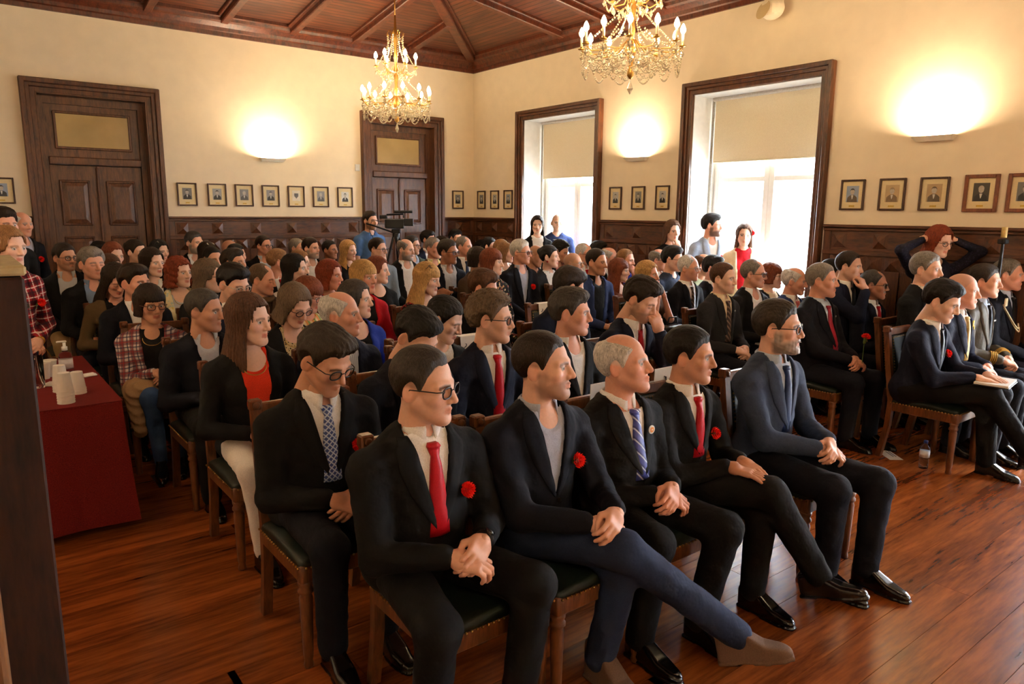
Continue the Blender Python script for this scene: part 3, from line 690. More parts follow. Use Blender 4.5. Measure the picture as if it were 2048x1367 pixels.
def hair_f(style):
    def shell(X, Y, Z, t, tf=None):
        c = ell(X, Y, Z, (0, .018, .037), (.077 + t, .1 + t, .089 + t * 1.1)); return c
    def hl(X, Y, Z, fr=.078, rec=0, side=0.0, nape=-.075):
        """positive above the hairline"""
        A = np.abs(X)
        h = np.interp(Y, [-.12, -.085, -.06, -.035, -.015, .005, .03, .05, .12], [fr + .012, fr, fr - .006, .03, -.012 + side, -.015 + side, .008, -.05, nape])
        h = h + rec * np.clip((-.02 - Y) / .05, 0, 1) * np.clip(np.minimum(A - .012, .05) / .03, .25, 1)
        ear = ell(A, Y, Z, (.082, .016, -.012), (.026, .027, .042))
        return np.minimum(Z - h, ear)
    def f(X, Y, Z):
        nz = wob(X * 1.6, Y * .5, Z, 190, 1) * .002 + wob(X, Y * .6, Z, 75, 2) * .0026
        A = np.abs(X)
        def tap(t, h, w=.03, neg=.006):
            s = np.clip(h / w, 0, 1); s = s * s * (3 - 2 * s); return shell(X, Y, Z, 0) - t * s + neg * np.clip(-h / .012, 0, 1) - .0012 * (h > 0)
        ph = hl(X, Y, Z)
        if style == 'short': return tap(.0135, hl(X, Y, Z, .078, .004)) + nz
        if style == 'crew': return tap(.0065, hl(X, Y, Z, .08, .01), .025) + nz * .4
        if style == 'reced': return tap(.009, hl(X, Y, Z, .082, .03), .03) + nz * .6
        if style in ('full', 'side'):
            h = hl(X, Y, Z, .074)
            d = tap(.019, h, .028); q = ell(X, Y, Z, (.014 if style == 'side' else 0, -.04, .098), (.06, .05, .036))
            d = smin(d, smax(q, -(h - .004), .012), .022)
            fl_ = np.sin((X * (1.2 if style == 'side' else .6) + Y * .5) * 190 + wob(X, Y, Z, 25, 3) * 3) * .0016 * (h > .01)
            return d + nz * 1.3 + fl_
        if style == 'curly':
            h = hl(X, Y, Z, .076); return tap(.026, h, .025) + (wob(X, Y, Z, 210, 3) * .006 + wob(X, Y, Z, 120, 5) * .005) * np.clip(h / .02, 0, 1)
        if style == 'horse':
            h = np.minimum(hl(X, Y, Z, .08), ell(X, Y, Z, (0, -.04, .128), (.075, .135, .08)) * 1.0); return tap(.011, h, .022) + nz
        if style == 'thin':
            h = np.minimum(hl(X, Y, Z, .082, .022), ell(X, Y, Z, (0, -.075, .118), (.05, .07, .045)) * 1.0); return tap(.0075, h, .028) + nz * .5
        # --- women's hair
        if style in ('long', 'longback', 'bob', 'curlbob', 'bangs', 'bangbob'):
            low = dict(long=-.27, longback=-.27, bob=-.115, curlbob=-.12, bangs=-.23, bangbob=-.075)[style]
            cr = shell(X, Y, Z, .014)
            r = .085 + .022 * np.clip(-Z / .2, 0, 1) + (.012 if style == 'curlbob' else 0)
            cy = .025 + .1 * np.clip(-Z - .05, 0, .3)
            side = np.sqrt((X / 1.0) ** 2 + ((Y - cy) / 1.02) ** 2) - r
            side = np.maximum(np.maximum(side, Z - .05), low - Z)
            d = smin(cr, side, .03)
            bangs = style in ('bangs', 'bangbob')
            w = .058 + .012 * np.clip(-Z / .1, 0, 1) - .03 * np.clip((Z - .045) / .045, 0, 1)
            face = np.maximum(A - w, np.maximum(Y + .012, Z - (.03 if bangs else .078)))
            neck = np.maximum(A - .062, np.maximum(Y - .03, Z + .07))
            d = smax(d, -face, .012); d = smax(d, -neck, .01)
            if style == 'longback':
                d = smax(d, -np.maximum(np.maximum(Y + .02 - .3 * np.clip(-Z, 0, 1), Z + .02), .035 - A), .012)
            if style == 'curlbob': d = d + wob(X, Y, Z, 120, 3) * .009 + wob(X, Y, Z, 220, 7) * .004
            d = np.maximum(d, -1)
            st = np.sin(np.arctan2(Y - .03, X) * 44 + wob(X, Y, Z, 18, 4) * 5) * .0022
            return d + st + nz * .6
        if style in ('bun', 'tied'):
            d = smax(shell(X, Y, Z, .01), -hl(X, Y, Z, .076, .0, 0, -.06), .008)
            c = (0, .11, .06) if style == 'bun' else (0, .12, -.02)
            d = smin(d, ell(X, Y, Z, c, (.04, .036, .038)), .02)
            if style == 'tied': d = smin(d, cap(X, Y, Z, (0, .12, -.03), (.03, .1, -.2), .03, .02), .02)
            return d + nz * 1.2
        return shell(X, Y, Z, .008)
    return f
HAIRS = {}
def get_hair(style, h):
    k = (style, h)
    if k not in HAIRS:
        V, Q = sdf_mesh(hair_f(style), (-.135, -.125, -.29 if style in ('long', 'longback', 'bangs', 'tied') else -.15), (.135, .185, .165), h); HAIRS[k] = (V, Q)
    return HAIRS[k]

# ---- hands
def hand_f(curl, thumb=.0, spread=1.0):
    segs = []
    for bx, by, L in ((-.03, .088, .076), (-.01, .094, .084), (.0105, .091, .079), (.029, .082, .063)):
        a = 0.0; p = np.array([bx, by, 0.]); fx = bx * .12 * spread
        for j, (fr, r0, r1) in enumerate(((.45, .0098, .009), (.31, .009, .0082), (.24, .0082, .0068))):
            a += curl * (.75, 1.0, .7)[j]; q = p + L * fr * np.array([fx * 6, math.cos(a), -math.sin(a)]); segs.append((p, q, r0, r1)); p = q
    th = [np.array([-.024, .022, -.006]), np.array([-.047, .05, -.016 - .012 * curl]), np.array([-.05 + .02 * thumb, .08, -.022 - .02 * curl]), np.array([-.044 + .034 * thumb, .103, -.026 - .026 * curl])]
    def f(X, Y, Z):
        d = rbox(X, Y, Z, (0, .05, -.001), (.039, .046, .0135), .0125)
        d = smin(d, cap(X, Y, Z, (0, -.03, 0), (0, .02, 0), .026, .027), .02)
        d = smin(d, cap(X, Y, Z, th[0], th[1], .015, .0125), .012); d = smin(d, cap(X, Y, Z, th[1], th[2], .0115, .01), .004); d = smin(d, cap(X, Y, Z, th[2], th[3], .01, .0078), .003)
        for p, q, r0, r1 in segs: d = smin(d, cap(X, Y, Z, p, q, r0, r1), .0035)
        return d
    return f
HANDS = {}
def get_hand(curl, thumb, h):
    k = (curl, thumb, h)
    if k not in HANDS: HANDS[k] = sdf_mesh(hand_f(curl, thumb), (-.085, -.06, -.1), (.06, .19, .04), h)
    return HANDS[k]

# ---- shoes (toe towards -y, sole at z = 0)
def shoe_f(kind):
    def f(X, Y, Z):
        w = np.interp(Y, [-.2, -.17, -.1, -.02, .07], [.018, .032, .043, .034, .033]) if kind != 'boot' else np.interp(Y, [-.19, -.16, -.1, -.02, .07], [.026, .038, .044, .036, .035])
        top = np.interp(Y, [-.21, -.17, -.1, -.03, .0, .08], [.03, .045, .062, .1, .12, .11])
        if kind == 'boot': top = np.interp(Y, [-.21, -.17, -.1, -.03, .0, .08], [.035, .05, .07, .13, .17, .17])
        d = smax(smax(np.abs(X) - w, np.abs(Y + .06) - .14, .02), np.maximum(Z - top, .008 - Z), .02)
        d = smax(d, -cap(X, Y, Z, (0, .035, .12), (0, .03, .25), .028, .03), .004) if kind != 'boot' else d
        sole = smax(np.abs(X) - w - .003, np.abs(Y + .06) - .143, .015)
        sole = np.maximum(sole, np.maximum(Z - .014, -Z)); sole = np.where((Y > -.045) & (Y < .005) & (Z < .008), np.maximum(sole, .004), sole)
        return np.minimum(d, sole)
    return f
SHOES = {}
def get_shoe(kind, h):
    if (kind, h) not in SHOES:
        V, Q = sdf_mesh(shoe_f(kind), (-.06, -.22, -.006), (.06, .1, .2), h); o = raw('shoe', V, Q); SHOES[(kind, h)] = o.data; bpy.data.objects.remove(o)
    return SHOES[(kind, h)]

def front_y(f, x, z, y0=-.62, y1=.05, n=110):
    x = np.asarray(x, float); z = np.asarray(z, float); ys = np.linspace(y0, y1, n)
    X = np.repeat(x[:, None], n, 1); Z = np.repeat(z[:, None], n, 1); Y = np.repeat(ys[None], len(x), 0)
    v = f(X.ravel(), Y.ravel(), Z.ravel()).reshape(len(x), n); neg = v < 0
    i = np.where(neg.any(1), neg.argmax(1), n - 1); i0 = np.maximum(i - 1, 0); r = np.arange(len(x))
    a, b = v[r, i0], v[r, i]; t = np.clip(a / (a - b + 1e-9), 0, 1)
    return ys[i0] + (ys[i] - ys[i0]) * t
def strip(P0, P1, nu, nv, f, off, thick, xr=None):
    """sheet between two (x,z) polylines, laid on surface f"""
    P0, P1 = np.array(P0), np.array(P1); tt = np.linspace(0, 1, nu); s0 = np.linspace(0, 1, len(P0))
    A = np.stack([np.interp(tt, s0, P0[:, k]) for k in (0, 1)], 1); B = np.stack([np.interp(tt, s0, P1[:, k]) for k in (0, 1)], 1)
    vv = np.linspace(0, 1, nv)[None, :, None]; G = A[:, None] * (1 - vv) + B[:, None] * vv
    g = G.reshape(-1, 2); y = front_y(f, g[:, 0], g[:, 1])
    Vf = np.stack([g[:, 0], y - off - thick, g[:, 1]], 1); Vb = np.stack([g[:, 0], y - off + .004, g[:, 1]], 1)
    n = nu * nv; Q = []
    for i in range(nu - 1):
        for j in range(nv - 1):
            a = i * nv + j; Q.append([a, a + 1, a + nv + 1, a + nv]); Q.append([n + a, n + a + nv, n + a + nv + 1, n + a + 1])
    for i in range(nu - 1):
        for j in (0, nv - 1):
            a = i * nv + j; Q.append([a, a + nv, n + a + nv, n + a] if j == 0 else [a, n + a, n + a + nv, a + nv])
    for j in range(nv - 1):
        a = j; Q.append([a, n + a, n + a + 1, a + 1]); a = (nu - 1) * nv + j; Q.append([a, a + 1, n + a + 1, n + a])
    return np.concatenate([Vf, Vb]), np.array(Q)
def ik(S, Wr, l1, l2, pole):
    S, Wr = np.array(S, float), np.array(Wr, float); d = Wr - S; L = np.linalg.norm(d)
    if L > (l1 + l2) * .995: Wr = S + d / L * (l1 + l2) * .995; d = Wr - S; L = np.linalg.norm(d)
    u = d / L; a = (l1 ** 2 - l2 ** 2 + L ** 2) / (2 * L); hh = math.sqrt(max(l1 ** 2 - a ** 2, 0))
    p = np.array(pole, float); p = p - u * (p @ u); p /= np.linalg.norm(p) + 1e-9
    return S + u * a + p * hh, Wr
def rotm(yaw, pitch, roll=0):
    return np.array(Matrix.Rotation(yaw, 3, 'Z') @ Matrix.Rotation(pitch, 3, 'X') @ Matrix.Rotation(roll, 3, 'Y'))
# carnation with ruffled petals
def carnation(name, parent, loc, r=.03, face=(0, -1, .3), stem=0.03):
    m = MB()
    for layer, (rr, zz, n) in enumerate(((1, 0, 16), (.92, .25, 15), (.72, .5, 13), (.5, .68, 11), (.28, .8, 9))):
        vs = [(0, 0, r * (zz - .35))]; fs = []
        for k in range(n * 2):
            a = math.pi * k / n + layer; q = r * rr * (1 if k % 2 else .82) * random.uniform(.92, 1.08); vs.append((q * math.cos(a), q * math.sin(a), r * zz + (r * .2 if k % 2 else -r * .14) * random.uniform(.6, 1.2)))
        fs = [[0, k + 1, (k + 1) % (2 * n) + 1] for k in range(2 * n)]; m.add(vs, fs)
    q = Vector(face).normalized().to_track_quat('Z', 'Y').to_matrix().to_4x4(); Mx = Matrix.Translation(loc) @ q
    o = m.xform(Mx).build(name, MC['carnation'], parent)
    g = MB().lathe([(.002, -r * 1.6), (r * .3, -r * 1.3), (r * .36, -r * .5), (r * .5, -.0)], n=10).xform(Mx)
    if stem: g.tube([Mx @ Vector((0, 0, -r * 1.4)), Mx @ Vector((0, 0, -r * 1.4)) + Vector((.004, .004, -stem))], .0025, 6)
    g.build('calyx', MC['leaf'], o); return o
MC = dict(carnation=mplain('carnation_red', (238, 34, 22), .6, .3, scale=120, var=.2), leaf=mplain('stem_green', (92, 120, 58), .6))
def glasses(parent, T, c=(20, 18, 18), shape='r', on_head=False):
    m = MB(); z0 = .001; y0 = -.098
    for sx in (-1, 1):
        n = 16; pts = []
        for k in range(n):
            a = 2 * math.pi * k / n; e = .75 if shape == 'r' else 1
            ca, sa = math.cos(a), math.sin(a)
            pts.append((sx * .034 + .024 * math.copysign(abs(ca) ** e, ca), y0 + .006 * (abs(sx * .034 + .024 * ca) / .058) ** 2, z0 + .018 * math.copysign(abs(sa) ** e, sa)))
        m.tube(pts, .0028, 6, closed=True)
        m.tube([(sx * .058, y0 + .005, z0 + .008), (sx * .073, y0 + .02, z0 + .007), (sx * .082, -.02, z0 + .006), (sx * .083, .012, z0 + .004), (sx * .08, .03, z0 - .018)], .0021, 6)
    m.tube([(-.011, y0, z0 + .004), (0, y0 - .003, z0 + .007), (.011, y0, z0 + .004)], .002, 6)
    V = np.array(m.v) @ T[0].T + T[1]
    g = raw('glasses', V, m.f, mplain('glasses_%d_%d_%d' % c, c, .3, .5), parent)
    l = MB()
    for sx in (-1, 1): l.lathe([(.0225, 0), (.0225, .001)], n=14).xform(Matrix.Identity(4))
    vs = []; fs = []
    for i, sx in enumerate((-1, 1)):
        vs += [(sx * .034 + .022 * math.cos(a), y0 + .001, z0 + .0165 * math.sin(a)) for a in [k * math.pi / 7 for k in range(14)]]; fs.append([i * 14 + k for k in range(14)])
    raw('lenses', np.array(vs) @ T[0].T + T[1], fs, mplain('dark_lens', (30, 26, 24), .1, .6) if on_head else M_lens, g)
    return g
M_lens = mglass('lens_glass', (250, 252, 255), 0, 1.0)

CL = dict(navy=(19, 23, 42), dnavy=(13, 15, 27), black=(13, 12, 15), char=(34, 34, 38), white=(250, 249, 247), lblue=(184, 200, 222), grey=(150, 152, 160), lgrey=(190, 192, 198), blue=(40, 60, 150), sblue=(40, 54, 96), slate=(52, 62, 84), cream=(232, 214, 180), red=(188, 22, 34), orange=(235, 66, 40), brown=(66, 48, 34), olive=(88, 70, 44), dgreen=(44, 52, 40), khaki=(160, 134, 92), jean=(54, 78, 118), djean=(34, 44, 70), wpants=(236, 230, 222), wine=(120, 20, 40), pink=(226, 150, 150), lavender=(170, 176, 196), rust=(110, 62, 40), royal=(36, 62, 170), bgrey=(120, 130, 140))
def cm(k):
    if not isinstance(k, str): return k
    if k == 'plaidred': return mplaid(k, (150, 30, 36), (60, 14, 24), (220, 190, 180), (24, 20, 40), .8)
    if k == 'plaidmix': return mplaid(k, (196, 180, 176), (92, 36, 50), (40, 46, 76), (150, 40, 40), .9)
    if k == 'floral': return mspots(k, (22, 20, 22), [(190, 140, 90), (120, 40, 36), (80, 90, 50), (210, 180, 140)], 34, .42)
    if k == 'redcheck': return mspots(k, (26, 12, 18), [(150, 24, 34), (130, 20, 40), (160, 34, 30)], 55, .42)
    if k == 'multi': return mspots(k, (150, 110, 80), [(190, 60, 40), (60, 90, 60), (230, 200, 120), (60, 60, 90)], 40, .5)
    if k == 'yellowprint': return mspots(k, (226, 214, 170), [(220, 200, 110), (190, 205, 190), (236, 226, 190)], 40, .45)
    if k == 'animal': return mspots(k, (190, 165, 120), [(70, 52, 36), (40, 32, 26)], 60, .33)
    if k == 'scarf': return mstripe(k, (214, 140, 70), (120, 150, 80), .05, .35, .4, c=(230, 205, 160))
    if k == 'lace': return mspots(k, (20, 20, 34), [(30, 28, 48), (38, 34, 56)], 60, .4)
    if k == 'shirtstripe': return mstripe(k, (206, 212, 224), (160, 172, 196), .012, .6, 0, rough=.7)
    if k == 'tie_red': return mcloth((176, 16, 30), 'tie_red', .38, .1)
    if k == 'tie_lattice': return mlattice(k, (58, 76, 140), (196, 206, 224))
    if k == 'tie_stripe': return mstripe(k, (66, 76, 160), (206, 214, 236), .034, .62, .75, c=(44, 50, 120))
    if k == 'tie_blue': return mcloth((34, 52, 92), 'tie_blue', .45, .1)
    if k == 'tie_dark': return mcloth((18, 18, 26), 'tie_dark', .45, .1)
    if k == 'tie_brown': return mstripe(k, (50, 36, 32), (120, 100, 90), .03, .6, .75)
    if k == 'tie_gold': return mcloth((196, 166, 104), 'tie_gold', .4, .1)
    if k == 'tie_pink': return mcloth((226, 120, 120), 'tie_pink', .4, .1)
    if k == 'tie_wine': return mcloth((160, 36, 60), 'tie_wine', .4, .1)
    return mcloth(CL[k], 'cloth_' + k)
ROWS = [-8.2, -7.25, -6.4, -5.5, -4.6, -3.75, -2.9, -2.05, -1.25, -.6]
LEGS_DEF = {}
M_shoe = mplain('black_leather_shoe', (12, 11, 12), .18, .5); M_bshoe = mplain('brown_leather_shoe', (52, 34, 24), .35, .5); M_suede = mplain('brown_suede', (106, 82, 66), .9, .2, bump=.2, scale=200)
PEOPLE = []
def person(label, px, py, z=1.35, hv=60, hp=6, sex='m', hair=('short', 'br'), skin='l', fit=('suit', 'navy', 'white', None), hs=1.04, w=1.0, belly=0., pose='lap', gl=None, ex=(), stand=False, bv=None, y=None,
           lean=None, legs=None, pants='dnavy', shoe='black', beard=None, hr=0, group='people seated in the rows of chairs', chair=True, depth=None, scoop=.0, closed=None, face=1.0, by=0, cdx=.03):
    fem = sex == 'f'
    if not fem and not fit[3] and fit[0] in ('suit', 'open') and 'nocollar' not in ex and not scoop: scoop = .078
    if depth: P = at_depth(px, py, depth)
    elif y is not None: P = at_y(px, py, y)
    else:
        P = at_z(px, py, z)
        if not stand:
            yr = min(ROWS, key=lambda q: abs(q - P[1])); P = at_y(px, py, yr + max(-.17, min(.17, P[1] - yr)) if P[1] < -.6 else -.55)
    D = float((P - CAM) @ FW); zt = float(P[2])
    lod = 0 if D < 4.3 else (1 if D < 7 else 2)
    hh = (.0036, .0055, .0085)[lod]; hb = (.0105, .0145, .019)[lod]
    d = P - CAM; d = d[:2] / np.linalg.norm(d[:2]); rgt = np.array([d[1], -d[0]])
    ang = lambda v: (lambda fdir: math.atan2(fdir[0], -fdir[1]))(-d * math.cos(v) + rgt * math.sin(v))
    rz = ang(math.radians(bv)) if bv is not None else math.radians(by)
    yaw = ang(math.radians(hv)) - rz; yaw = (yaw + math.pi) % (2 * math.pi) - math.pi; yaw = max(-1.35, min(1.35, yaw))
    pit = math.radians(hp); sn = math.sin(pit)
    if lean is None: lean = .05 + .12 * max(0, sn)
    s = 1.0 if not stand else zt / 1.74
    # world neck base: behind the head along the body direction
    fb = np.array([math.sin(rz), -math.cos(rz)])
    hc = P - np.array([0, 0, .124 * hs])                                   # head centre
    fh = np.array([math.sin(rz + yaw), -math.cos(rz + yaw)])
    nbw = hc[:2] - fb * (.012 + .05 * max(0, sn)) - fh * (.008 + .055 * max(0, sn))
    pw = nbw - fb * lean
    root = empty('person', (pw[0], pw[1], 0), rz); tag(root, label, 'person', group)
    ca, sa = math.cos(-rz), math.sin(-rz)
    def loc(v): x, yy = v[0] - pw[0], v[1] - pw[1]; return np.array([x * ca - yy * sa, x * sa + yy * ca, v[2]])
    H = loc(hc); nb = loc(np.array([nbw[0], nbw[1], hc[2] - .166 * hs + .02 * max(0, sn)]))
    pel = np.array([0, 0, .565 if not stand else zt * .53]); zn = nb[2]
    PEOPLE.append((label, P, D, zt, pw))
    # ---------------- torso
    w_ = w * (.9 if fem else 1.0); tl = lambda t: pel + (nb - pel) * t
    ch, be = tl(.72), tl(.34); hgt = zn - pel[2]
    shz = zn - .085; SX = .188 * w_
    def torso(X, Y, Z):
        A = np.abs(X - nb[0] * np.clip((Z - pel[2]) / hgt, 0, 1))
        d = ell(A, Y, Z, (0, ch[1] + .004, ch[2]), (.158 * w_, .108 + belly * .3, hgt * .40))
        d = smin(d, ell(A, Y, Z, (0, be[1] - .012 - belly * .5, be[2]), ((.138 if fem else .15) * w_ + belly * .5, .115 + belly, hgt * .40)), .06)
        d = smin(d, ell(A, Y, Z, (0, .0, pel[2] - .01), (.17 * w_ + belly * .4, .135 + belly * .4, .125)), .06)
        d = smin(d, cap(A, Y, Z, (.04, nb[1] + .012, zn - .045), (SX - .02, nb[1] + .014, shz), .05, .056), .045)
        if fem: d = smin(d, ell(A, Y, Z, (.07, ch[1] - .082, ch[2] - .03), (.058, .052, .058)), .04)
        return d
    # ---------------- arms
    wl = {}
    T = np.array
    lapz = .66 + belly * .2
    po = pose
    if po == 'lap': wr = {-1: T([-.085, -.285, lapz + .02]), 1: T([.085, -.275, lapz + .015])}
    elif po == 'knees': wr = {-1: T([-.13, -.36, lapz + .0]), 1: T([.13, -.36, lapz + .0])}
    elif po == 'cross': wr = {-1: T([.1, ch[1] - .2, ch[2] - .1]), 1: T([-.1, ch[1] - .22, ch[2] - .08])}
    elif po == 'chin': wr = {-1: T([H[0] * .6 + .0, H[1] - .16, H[2] - .2]), 1: T([.05, -.25, lapz + .04])}
    elif po == 'chinL': wr = {1: T([H[0] + .07, H[1] - .1, H[2] - .2]), -1: T([-.05, -.26, lapz + .05])}
    elif po == 'mouth2': wr = {-1: T([H[0] - .03, H[1] - .17, H[2] - .18]), 1: T([H[0] + .04, H[1] - .17, H[2] - .18])}
    elif po == 'side': wr = {-1: T([-.24, -.06, pel[2] - .08]), 1: T([.24, -.06, pel[2] - .08])}
    elif po == 'front': wr = {-1: T([-.06, -.2, pel[2] + .02]), 1: T([.06, -.21, pel[2] + .03])}
    elif po == 'head2': wr = {-1: T([H[0] - .13, H[1] + .02, H[2] + .02]), 1: T([H[0] + .13, H[1] + .0, H[2] + .02])}
    else: wr = {-1: T(po[0]), 1: T(po[1])}
    arms = {}
    for sd in (-1, 1):
        Sh = T([sd * SX + nb[0], nb[1] + .015, shz - .012])
        pole = (sd * .55, .35, -.8)
        if po in ('chin', 'chinL', 'mouth2') and wr[sd][2] > zn - .15: pole = (sd * .35, -.1, -1)
        if po == 'head2': pole = (sd * 1, -.3, .1)
        if po == 'cross': pole = (sd * .8, 0, -.9)
        E, Wp = ik(Sh, wr[sd], .285, .255, pole); arms[sd] = (Sh, E, Wp)
    kind, c1, c2, tie = fit
    short = kind == 'tee'
    infl = .013 if kind in ('suit', 'open') else .007
    def armf(X, Y, Z, inf):
        d = None
        for sd in (-1, 1):
            Sh, E, Wp = arms[sd]; k = .88 if fem else 1.0
            a = cap(X, Y, Z, Sh, E, .056 * k + inf, .045 * k + inf)
            if not short:
                W2 = Wp + (E - Wp) * .07; a = smin(a, cap(X, Y, Z, E, W2, .045 * k + inf, .032 * k + inf), .025)
            else:
                E2 = Sh + (E - Sh) * .62; a = cap(X, Y, Z, Sh, E2, .056 * k + inf, .05 * k + inf)
            d = a if d is None else np.minimum(d, a)
        return d
    zV = pel[2] + hgt * (.33 if kind == 'suit' else -.1); wt = .078 if kind == 'suit' else .07
    vtop = zn + .03
    def vreg(X, Y, Z):
        t = (Z - zV) / (vtop - zV); ww = wt * (np.clip(t, 0, 1) ** .85) if kind == 'suit' else .03 + .05 * np.clip(t, 0, 1) ** 1.0
        return np.maximum(np.maximum(np.abs(X - nb[0] * np.clip(t, 0, 1)) - ww, Y - nb[1] - .0), zV - Z)
    nk0 = nb + T([0, .012, -.05]); nk1 = H + T([0, .03, -.05])
    if not fem or kind != 'top': nkr = .066
    else: nkr = .07
    fold = lambda X, Y, Z: wob(X * .7, Y * .7, Z * 1.5, 46, len(label)) * .004 + np.abs(wob(X + Z * .5, Y, Z - X * .4, 60, len(label) + 2)) * .004
    def jacket(X, Y, Z):
        t = torso(X, Y, Z) - infl
        if kind in ('suit', 'open'): t = np.maximum(t, -vreg(X, Y, Z))
        elif scoop: t = smax(t, -sph(X, Y, Z, (nb[0], nb[1] - .1, zn + .02), scoop), .01)
        t = smin(t, armf(X, Y, Z, infl - .002), .03)
        t = smax(t, -cap(X, Y, Z, nk0, nk1, nkr, nkr), .01)
        if kind in ('suit', 'open') and not (fem and kind == 'open'):
            for a0, a1 in ((-100, -40), (-40, 40), (40, 100)):
                pa, pb = [(nb[0] + .076 * math.sin(math.radians(q)), nb[1] + .012 + .072 * math.cos(math.radians(q)), zn + .004 + .016 * math.cos(math.radians(q))) for q in (a0, a1)]
                t = smin(t, cap(X, Y, Z, pa, pb, .017, .017), .014)
        return t + fold(X, Y, Z)
    lo = [min(arms[-1][k][0] for k in range(3)) - .1, -.62, pel[2] - .19]; hi = [max(arms[1][k][0] for k in range(3)) + .1, .26, zn + .07]
    lo[0] = min(lo[0], min(wr[1][0], -.3) - .1); hi[0] = max(hi[0], wr[-1][0] + .1, .36)
    lo[1] = min(min(a[k][1] for a in arms.values() for k in range(3)) - .09, -.24 - belly); hi[2] = max(hi[2], max(a[k][2] for a in arms.values() for k in range(3)) + .1)
    V, Q = sdf_mesh(jacket, lo, hi, hb)
    raw(dict(suit='jacket', open='jacket', top='top', tee='shirt')[kind], V, Q, cm(c1), root)
    # ---------------- shirt front, collar, cuffs, tie, lapels
    shirt = lambda X, Y, Z: smax(torso(X, Y, Z) - .003, -cap(X, Y, Z, nk0, nk1, .06, .06), .006) if not scoop else smax(smax(torso(X, Y, Z) - .003, -cap(X, Y, Z, nk0, nk1, .06, .06), .006), -sph(X, Y, Z, (nb[0], nb[1] - .11, zn + .01), scoop), .008)
    if kind in ('suit', 'open'):
        V, Q = sdf_mesh(shirt, (nb[0] - .13, -.36, pel[2] - .1 if kind == 'open' else zV - .03), (nb[0] + .13, nb[1] + .03, zn - .004), hb)
        sh = raw('shirt', V, Q, cm(c2), root)
    collar = 'nocollar' not in ex and (kind == 'suit' or 'collar' in ex or (kind == 'open' and not fem))
    if collar:
        n = 28; V = []; nc = nb + T([0, .0, .0]); up = (H + T([0, .03, -.06]) - nb); up = up / np.linalg.norm(up)
        opn = 1.0 if tie else 1.9
        for i in range(n + 1):
            a = math.radians(-170 + 340 * i / n) if tie else math.radians(-150 + 300 * i / n); fr = max(0, -math.cos(a)); r1 = .064; e = abs(a) / math.pi
            pt = fr ** 5
            b = nc + T([math.sin(a) * r1, .014 + math.cos(a) * r1 * .98, 0])
            V += [b + up * (.052 - .012 * fr) , b + up * (.042 - .01 * fr) + T([math.sin(a), math.cos(a), 0]) * .009, b + T([math.sin(a), math.cos(a), 0]) * (.014 + .006 * pt) + T([math.copysign(1, a) * .012 * pt * opn, -.006 * pt, -.036 - .04 * pt])]
        V = np.array(V); Qc = []
        for i in range(n):
            for j in (0, 1): a = i * 3 + j; Qc.append([a, a + 3, a + 4, a + 1])
        o = raw('shirt_collar', V, np.array(Qc), cm(c2 if kind in ('suit', 'open') else ex[ex.index('collar') + 1] if 'collar' in ex else c2), root)
        md = o.modifiers.new('thickness', 'SOLIDIFY'); md.thickness = .004; md.offset = 1
    if tie:
        kz = zn - .022; bot = max(zV - .015, pel[2] + .12) if kind == 'suit' else pel[2] + .1
        x0 = nb[0]; L0 = [(x0 - .017, kz + .012), (x0 - .024, kz + .0), (x0 - .014, kz - .032), (x0 - .02, kz - .06), (x0 * .6 - .03, (kz + bot) / 2), (-.04, bot)]
        L1 = [(2 * (x0 if i < 4 else x0 * (.6 if i == 4 else 0)) - x, zz) for i, (x, zz) in enumerate(L0)]
        V, Q = strip(L0, L1, 26, 5, shirt, .004, .008); V[:130, 1] -= np.tile([0, .004, .006, .004, 0], 26)
        kn = slice(0, 30); V[kn, 1] -= .007
        raw('tie', V, Q, cm(tie), root)
    if kind == 'suit' and D < 9 and 'nolapel' not in ex:
        tj = lambda X, Y, Z: torso(X, Y, Z) - infl + fold(X, Y, Z)
        for sd in (-1, 1):
            def e(t): return nb[0] * t + sd * (wt * t ** .85)
            ts = [1.0, .86, .7, .45, .2, .03]; wid = [.03, .062, .07, .058, .03, .004]
            A = [(e(t), zV + (vtop - zV) * t - (.012 if t == 1 else 0)) for t in ts]; B = [(x + sd * q, zz - (.0 if i == 0 else .012)) for i, ((x, zz), q) in enumerate(zip(A, wid))]
            V, Q = strip(A if sd > 0 else B, B if sd > 0 else A, 16, 4, tj, .001, .006)
            raw('lapel', V, Q, cm(c1), root)
        if D < 4.5:
            y = front_y(tj, [0.012], [zV - .02])[0]; MB().lathe([(.001, 0), (.011, 0), (.011, .004), (.001, .005)], n=12).xform(Matrix.Translation((.012, y, zV - .02)) @ Matrix.Rotation(math.pi / 2, 4, 'X')).build('button', mplain('black_button', (14, 13, 13), .3), root)
    tj2 = lambda X, Y, Z: torso(X, Y, Z) - infl - .004
